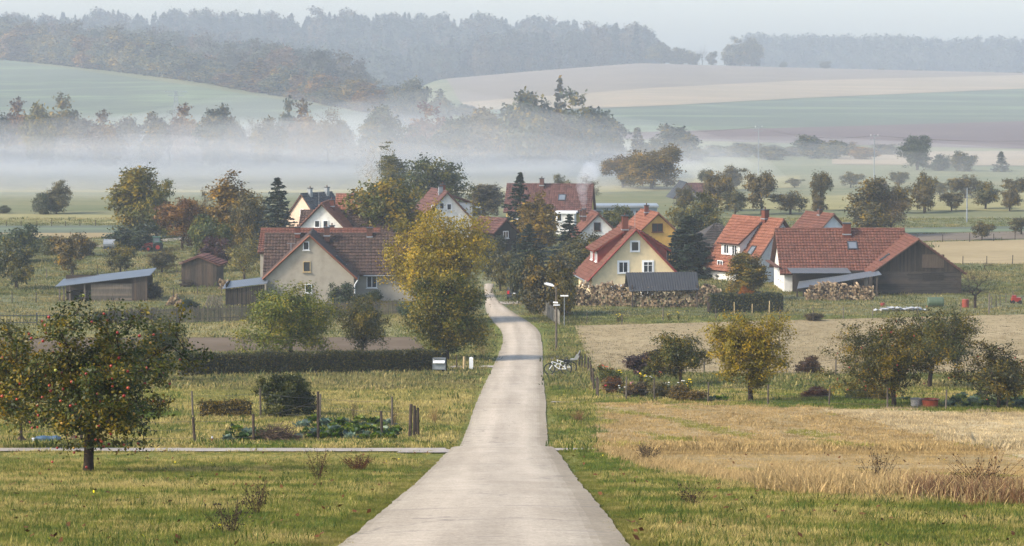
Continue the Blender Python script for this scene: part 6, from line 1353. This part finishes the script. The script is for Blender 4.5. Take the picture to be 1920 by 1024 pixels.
FL = [(1126, 700, 'red'), (1134, 704, 'orange'), (1145, 706, 'red'), (1160, 716, 'yellow'), (1150, 730, 'orange'), (1192, 706, 'yellow'), (1200, 712, 'pink'), (1204, 724, 'yellow'), (1212, 730, 'yellow'), (1218, 722, 'white'), (1234, 712, 'orange'), (1285, 742, 'yellow'), (1292, 738, 'yellow'), (1278, 734, 'white'), (1168, 742, 'white'), (1184, 738, 'pink'), (1140, 740, 'red'), (1250, 736, 'white'), (1165, 604, 'yellow'), (1158, 606, 'yellow'), (1255, 602, 'yellow'), (1272, 601, 'yellow')]
for i, (px, py, c) in enumerate(FL): flower(f'{c} flowers in the {"flower garden behind the old post fence" if py > 650 else "strip below the firewood"}', px, py, .75 if c == 'yellow' else .6, c, i, f'{c} flowers in the garden')
for i, (px, py, top, w, col) in enumerate([(1150, 738, 706, 44, '#5a3c2c'), (1196, 746, 716, 48, '#3c3226'), (1238, 748, 718, 56, '#4c4a30'), (1275, 752, 722, 50, '#5c5440'), (1306, 753, 730, 44, '#5e5238'), (1140, 716, 692, 36, '#46522e'), (1610, 748, 722, 56, '#4a5430'), (1650, 750, 726, 44, '#56502e')]):
    near_bush(['rust brown perennials behind the flower fence corner', 'dark withered perennials behind the first field fence post', 'olive perennials right of the withered ones', 'grey brown perennials at the foot of the dark apple tree', 'dry tan perennials along the field fence', 'green perennials near the red flowers', 'green garden thicket left of the leaning apple tree', 'olive garden thicket under the leaning apple tree'][i], px, py, top, w, col, .4, 120+i, 'perennial_clump', per=24, leaf=.045, cl=90)
# dry weeds
def weed(label, px, py, h_, w, col, seed, heads=True, n=16, name='dry_weed'):
    rg = np.random.default_rng(seed); g = G(px, py); t = thing(name, label, 'weed', g); mb = MB(); hd = MB()
    for i in range(n):
        a = rg.uniform(0, 6.28); l = rg.uniform(.1, 1)*w; hh = h_*rg.uniform(.5, 1.05); e = np.array([l*math.cos(a), l*math.sin(a), hh]); b0 = np.array([rg.normal(0, .1*w), rg.normal(0, .1*w), -.03]); m = b0*.5 + e*.5 + rg.normal(0, .03, 3); mb.path([b0, m, e], .0035, 4)
        for k in range(7):
            f = rg.uniform(.35, 1); q = b0 + (e-b0)*f + rg.normal(0, .06, 3); mb.tube(b0 + (e-b0)*(f-.1), q, .0022, .0015, 3, caps=False)
            if heads: r = rg.uniform(.005, .014); hd.lathe([(.001, -r), (r, -r*.3), (r*.9, r*.5), (.001, r)], q, 5)
    mb.build('stems', plain('weed_' + str(seed), lin(col), .9, .1, .3, 6), t)
    if heads: k = hd.build('seed_heads', M['bark_dark'], t); k['kind'] = 'stuff'
    return t
weed('tall dark seeding weed at the edge of the stubble field', 1648, 916, .75, .45, '#3c3026', 1, n=22); weed('dark seeding dock plant in the left meadow near the road', 596, 905, .75, .3, '#4a3426', 2); weed('rust brown withered clump beside the lane end', 672, 884, .42, .5, '#5c3826', 3, n=46); weed('thin dark seeding weed low in the left meadow', 478, 968, .55, .35, '#4a3a2a', 4)
weed('brown dry stalks at the bottom of the left meadow', 430, 1005, .5, .5, '#4c4230', 5, n=20); weed('brown stalks in the tall grass at the right field edge', 1850, 930, .75, .8, '#6a4e34', 6, n=60); weed('brown stalks in the right verge', 1300, 950, .4, .4, '#5a4a32', 7, n=18); weed('grey withered weeds at the corner of the stubble field', 1215, 866, .5, .5, '#5a4c3a', 8, n=40)
weed('tan withered weeds on the left verge beyond the crossing', 815, 793, .8, .5, '#8a7048', 9, False, 40); weed('tan weeds on the bank left of the road', 905, 668, .9, .6, '#8a7850', 10, False, 40); weed('reddish weeds beyond the crossing on the right verge', 1085, 792, .6, .7, '#6e4c38', 11, False, 50)
weed('withered stalks beside the back garden fence', 664, 786, .9, .25, '#5a4834', 12, n=16); weed('withered stalks at the front of the garden corner', 738, 800, 1.0, .4, '#6a5238', 13, n=24)
# tall straw along the edge of the stubble
n = 5200; px = np.concatenate([rng.normal(1500, 45, 1500), rng.uniform(1440, 1990, 2300), rng.uniform(1130, 1460, 1400)]); py = np.interp(px, [1128, 1250, 1480, 1920, 2400], [846, 884, 918, 944, 962]) + rng.normal(-5, 6, n)
P = Gm(px, py); k = rng.uniform(.7, 1.2, (n, 1)); brown = (px > 1700)[:, None] & (rng.uniform(size=(n, 1)) < .6); S = np.repeat((rng.uniform(2.0, 4.0, n) * np.where(px < 1440, .55, 1))[:, None], 3, 1)
tl_ = [tuft(k_, 16, .11, .10, .0035, .8) for k_ in (21, 22, 23)]
o = scatter('tall_grass', P, S, np.stack([rng.normal(0, .15, n), rng.normal(0, .15, n), rng.uniform(0, 6, n)], 1), tl_, None, np.where(brown, np.array(lin('#7a5a3c')), np.array(lin('#b89c68'))) * k); o['label'] = 'tall bleached grass along the edge of the stubble field'
# fallen leaves and small flowers on the verges
for nm, lab, n, c, sz in (('fallen_leaves', 'scattered brown leaves on the grass', 500, '#5c3c24', .05), ('small_flowers', 'tiny yellow flowers in the grass', 60, '#d8c020', .03)):
    d = rng.uniform(34, 84, n); u = rng.uniform(-.18, .18, n); X = u*d; ok = (X < np.interp(d, RD, RXA) - .1) | (X > np.interp(d, RD, RXB) + .1); Pp = np.stack([X, d, H(X, d) + .09], 1)[ok]; V, Q = leaf_quads(Pp, rng.normal(0, .5, Pp.shape) + np.array([0, 0, 1]), sz, rng); tag(mesh(nm, V, [Q], plain(nm, lin(c), .8, .1, .3), None), lab, kind='stuff')

# overhead wires between the far power poles
Pp = [AT(1050, 660), AT(1422, 600), AT(1639, 560), AT(2150, 520)]; tops = [ZAT(238, 660), ZAT(238, 600), ZAT(254, 560), ZAT(250, 520)]
for k, off in enumerate((-.7, 0, .7)):
    mb = MB(); q = []
    for (a, za), (b, zb) in zip(list(zip(Pp, tops))[:-1], list(zip(Pp, tops))[1:]):
        for i in range(13): t_ = i/12; q.append((a.x*(1-t_)+b.x*t_ + off, a.y*(1-t_)+b.y*t_, za*(1-t_)+zb*t_ - 5.2*t_*(1-t_)))
    mb.path(q, .012, 4); tag(mb.build('overhead_wire', M['wire']), f'{["far", "middle", "near"][k]} strand of the power line running between the tall power poles', 'wire', 'strands of the power line')

# ------------------------------------------------------------------ grass, straw and weeds
def inpoly(px, py, poly):
    poly = np.array(poly); r = np.zeros(len(px), bool); j = len(poly) - 1
    for i in range(len(poly)):
        xi, yi = poly[i]; xj, yj = poly[j]; c = ((yi > py) != (yj > py)) & (px < (xj-xi)*(py-yi)/(yj-yi+1e-12)+xi); r ^= c; j = i
    return r
def topx(P):
    q = P - np.array([0, 0, CZ]); dep = q @ FW; return 960 + F * q[:, 0] / dep, 512 - F * (q @ UP) / dep
def vnoise(x, y, sc, seed):
    rg = np.random.default_rng(seed); g = rg.uniform(0, 1, (64, 64)); x = x / sc; y = y / sc; xi = np.floor(x).astype(int); yi = np.floor(y).astype(int); fx = x - xi; fy = y - yi; fx = fx*fx*(3-2*fx); fy = fy*fy*(3-2*fy)
    q = lambda a, b: g[a % 64, b % 64]
    return (q(xi, yi)*(1-fx)+q(xi+1, yi)*fx)*(1-fy) + (q(xi, yi+1)*(1-fx)+q(xi+1, yi+1)*fx)*fy
STUB = [(1115, 756), (1300, 757), (1600, 767), (1920, 775), (2400, 783), (2400, 962), (1920, 944), (1480, 918), (1250, 884), (1128, 846)]
PALE = [(1540, 768), (1700, 770), (1920, 776), (2400, 784), (2400, 900), (1920, 862), (1660, 797)]
TANF = [(1078, 611), (1300, 606), (1600, 598), (1920, 590), (2300, 584), (2300, 698), (1920, 700), (1600, 702), (1300, 700), (1112, 694)]
PLO = [(-100, 634), (780, 633), (800, 658), (-100, 664)]
BED = [(415, 832), (420, 800), (560, 780), (750, 785), (755, 826)]
def grass(name, label, n, d0, d1, hs, protos, power=1.0):
    u = rng.uniform(-.215, .215, n); t = rng.uniform(0, 1, n); d = d0 * (d1 / d0) ** t if power else d0 + (d1 - d0) * t
    X = u * d; P = np.stack([X, d, H(X, d) + .01], 1); px, py = topx(P)
    ra = np.interp(d, RD, RXA); rb = np.interp(d, RD, RXB); edge = np.minimum(np.abs(X - ra), np.abs(X - rb)); nn = vnoise(X, d, .45, 33); mg = -.45 if d0 > 150 else (-.15 if d0 > 80 else .02); on = (X > ra + mg + .22*nn**2) & (X < rb - mg - .22*nn**2)
    P1 = np.array(LANE); ly = np.interp(X, P1[:, 0], P1[:, 1]); on |= (X < -1.8) & (np.abs(d - ly) < 1.35 + .5*vnoise(X, d, 1.3, 12))
    on |= (X > 1) & (X < 3.4) & (np.abs(d - (yc + .4)) < 1.2)
    on |= inpoly(px, py, PLO)
    if d1 > 290:
        for q_ in ([(1735, 455), (1920, 450), (2300, 446), (2300, 498), (1920, 496), (1755, 494)], [(1690, 440), (2300, 430), (2300, 445), (1700, 453)], [(-300, 437), (300, 437), (300, 446), (-300, 449)], [(-300, 424), (300, 423), (300, 437), (-300, 437)], [(1560, 430), (2300, 420), (2300, 430), (1560, 441)]): on |= inpoly(px, py, q_)
    jx = (vnoise(X, d, 1.1, 31) - .5) * 60; jy = (vnoise(X, d, .9, 32) - .5) * 16; st = inpoly(px + jx, py + jy, STUB); pa = inpoly(px + jx, py + jy, PALE); tf = inpoly(px, py, TANF)
    n1 = vnoise(X, d, 2.6, 1); n2 = vnoise(X, d, .8, 2); n3 = vnoise(X, d, 8, 3); n0 = vnoise(X, d, .35, 9); q = np.clip(.36*n1 + .22*n2 + .26*n3 + .18*n0 + rng.normal(0, .09, n), 0, 1)[:, None]
    lush, olive, dry = np.array(lin('#546720')), np.array(lin('#827e32')), np.array(lin('#b29e60'))
    q2 = np.clip((q - .32) / .36, 0, 1); col = np.where(q2 < .55, lush + (olive - lush) * q2 / .55, olive + (dry - olive) * (q2 - .55) / .45)
    dryz = inpoly(px, py, [(340, 706), (835, 700), (905, 735), (880, 800), (790, 800), (600, 790), (340, 792)])[:, None]; col = np.where(dryz, col*.55 + dry*.45, col)
    verge = (edge < 1.6)[:, None] & (X[:, None] != 0); moss = np.array(lin('#5c5c20')); col = np.where((edge < .5)[:, None], col*.5 + moss*.5, col)
    straw, pale, tan = np.array(lin('#a68c5a')), np.array(lin('#b29e76')), np.array(lin('#9e8a68'))
    k = np.clip(.75 + .5*n2 + rng.normal(0, .1, n), .5, 1.3)[:, None]; green_in = (vnoise(X + d*.3, d*.25, 1.1, 5) > .8)[:, None]
    col = np.where(st[:, None], np.where(green_in, olive, straw * k), col); col = np.where(pa[:, None] & st[:, None], pale * k, col); col = np.where(tf[:, None], tan * k, col)
    col = col * np.clip(.72 + .6*n0 + rng.normal(0, .08, n), .5, 1.5)[:, None]; hsc = hs * rng.uniform(.5, 1.3, n) * (.55 + .5 * n1 + .45 * n0) ; big = (rng.uniform(size=n) < .05) & (edge > .5); hsc = np.where(st & (d > 81) & (d < 92), hsc*1.5, hsc); hsc = np.where(big & ~st & ~tf, hsc*1.6, hsc); col = np.where((big & ~st & ~tf)[:, None], lush*rng.uniform(.45, 1.0, (n, 1)), col); hsc = np.where(edge < .5, hsc * .55, hsc); hsc = np.where((d > 78) & (d < 84.6) & (X < -1.4), hsc * .45, hsc); hsc = np.where(st & ~pa, hsc * .8, hsc); hsc = np.where(tf, hsc * .55, hsc)
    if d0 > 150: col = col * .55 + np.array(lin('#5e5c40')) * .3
    keep = ~on & (d < d1) ; P = P[keep]; col = col[keep]; h = hsc[keep]; m = len(P); tl = rng.normal(0, .12, (m, 2))
    S = np.stack([h*1.15, h*1.15, h], 1); rot = np.stack([tl[:, 0], tl[:, 1], rng.uniform(0, 6.28, m)], 1)
    o = scatter(name, P, S, rot, protos, None, col); o['label'] = label; return o
tf_ = [tuft(k, 15, .11, .13, .0042, .7) for k in (1, 2, 3, 4)]; tg_ = [tuft(k, 16, .13, .26, .010, .7) for k in (5, 6, 7)]; th_ = [tuft(k, 14, .16, .5, .022, .7) for k in (8, 9, 10)]
grass('grass', 'short meadow grass and stubble close to the viewer', 190000, 30, 88, .72, tf_)
grass('grass', 'meadow grass and stubble around the gardens', 110000, 84, 165, .95, tg_)
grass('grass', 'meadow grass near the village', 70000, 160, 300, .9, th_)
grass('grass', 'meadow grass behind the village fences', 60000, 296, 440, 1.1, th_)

# ------------------------------------------------------------------ haze, mist, smoke
def vol(name, dens, col=(.93, .95, 1.0), aniso=.0):
    m = bpy.data.materials.new(name); m.use_nodes = True; nt = m.node_tree; nt.nodes.clear()
    v = nt.nodes.new('ShaderNodeVolumePrincipled'); v.inputs['Density'].default_value = dens; v.inputs['Color'].default_value = (*col, 1); v.inputs['Anisotropy'].default_value = aniso
    o = nt.nodes.new('ShaderNodeOutputMaterial'); nt.links.new(v.outputs[0], o.inputs['Volume']); return m
mb = MB(); mb.box((0, 1060, 41), (1600, 2320, 96)); tag(mb.build('haze', vol('haze', .0002, (.82, .91, 1.0))), 'thin pale morning haze filling the whole valley', kind='stuff')
mb = MB(); mb.box((0, 880, 38), (1500, 840, 80)); tag(mb.build('valley_mist', vol('valley_mist', .00038, (.82, .90, 1.0))), 'blue morning mist filling the valley beyond the village', kind='stuff')
def bank(name, label, px0, px1, d0, d1, h, dens, seed):
    """flat lens of ground mist"""
    rg = np.random.default_rng(seed); n, m = 40, 10; V = []; u = np.linspace(0, 1, n)
    X0 = (px0 - 960) * (d0 + d1) / 2 / F; X1 = (px1 - 960) * (d0 + d1) / 2 / F; ph = rg.uniform(0, 6, 4)
    top = []; bot = []
    for i in range(n):
        e = math.sqrt(max(0, 1 - (2*u[i]-1)**4)); x = X0 + (X1 - X0) * u[i]
        for j in range(m):
            w = j / (m-1); f = math.sqrt(max(0, 1 - (2*w-1)**2)); y = d0 + (d1-d0) * (.5 + (w-.5) * (e*.9+.1))
            z = .2 + h * e * f * (.75 + .15*math.sin(x*.045+ph[0]) + .1*math.sin(x*.11+ph[1]+y*.05)); top.append([x, y, z]); bot.append([x, y, -.6])
    V = np.array(top + bot); k = n*m; Q = []
    for i in range(n-1):
        for j in range(m-1):
            a = i*m+j; Q.append([a, a+m, a+m+1, a+1]); Q.append([k+a, k+a+1, k+a+m+1, k+a+m])
    for i in range(n-1):
        a = i*m; b = i*m+m-1; Q.append([a, k+a, k+a+m, a+m]); Q.append([b, b+m, k+b+m, k+b])
    for j in range(m-1):
        a = j; b = (n-1)*m+j; Q.append([a, a+1, k+a+1, k+a]); Q.append([b, k+b, k+b+1, b+1])
    return tag(mesh(name, V, [Q], vol(name, dens, (1.0, .985, .965)), smooth=False), label, kind='stuff')
for i, (h_, d0, d1, px0, px1, dn, wd) in enumerate([(2.5, 490, 690, -600, 1300, .008, 'brightest low mist on the pale meadow'), (5, 500, 720, -700, 1360, .0044, 'bright ground mist before the tree belt'), (8, 515, 745, -650, 1260, .0028, 'mist drifting between the belt trees'), (12, 530, 770, -800, 1420, .0021, 'upper veil of mist around the tree belt'), (17, 560, 800, -900, 1240, .0011, 'faint highest veil of mist before the hill'), (19, 505, 648, -900, 1480, .0026, 'tall pale veil of mist in front of the tree belt'), (6, 470, 780, 1000, 2200, .0018, 'faint mist over the orchard and the far meadow')]):
    bank('mist', wd, px0, px1, d0, d1, h_, dn, 3 + i)
def smoke(label, px, d, z0):
    """puffs rising from the chimney and drifting"""
    rg = np.random.default_rng(9); x0 = (px - 960) * d / F; V = []; Q = []; n = 0; mb = MB()
    for k in range(9):
        t = k / 8; c = np.array([x0 - 1.6 * math.sin(t*2.2) * t - .2 + .5*t*t*4, d + rg.uniform(-.2, .2), z0 + .2 + 4.2 * t]); r = .28 + 1.0 * t
        prof_ = [(.001, -1)] + [(math.cos(a), math.sin(a)) for a in np.linspace(-1.2, 1.2, 6)] + [(.001, 1)]
        s = MB(); s.lathe([(p[0]*r*rg.uniform(.75, 1.1), p[1]*r) for p in prof_], c, 10); 
        mb.V += s.V; mb.Q += [q + mb.n for q in s.Q]; mb.vq += s.vq; mb.n += s.n
    o = mb.build('smoke', vol('smoke', .22, (.95, .96, 1)), smooth=True); return tag(o, label, kind='stuff')
smoke('pale wood smoke rising from the white house chimney', 1098, 338, ZAT(392, 338))
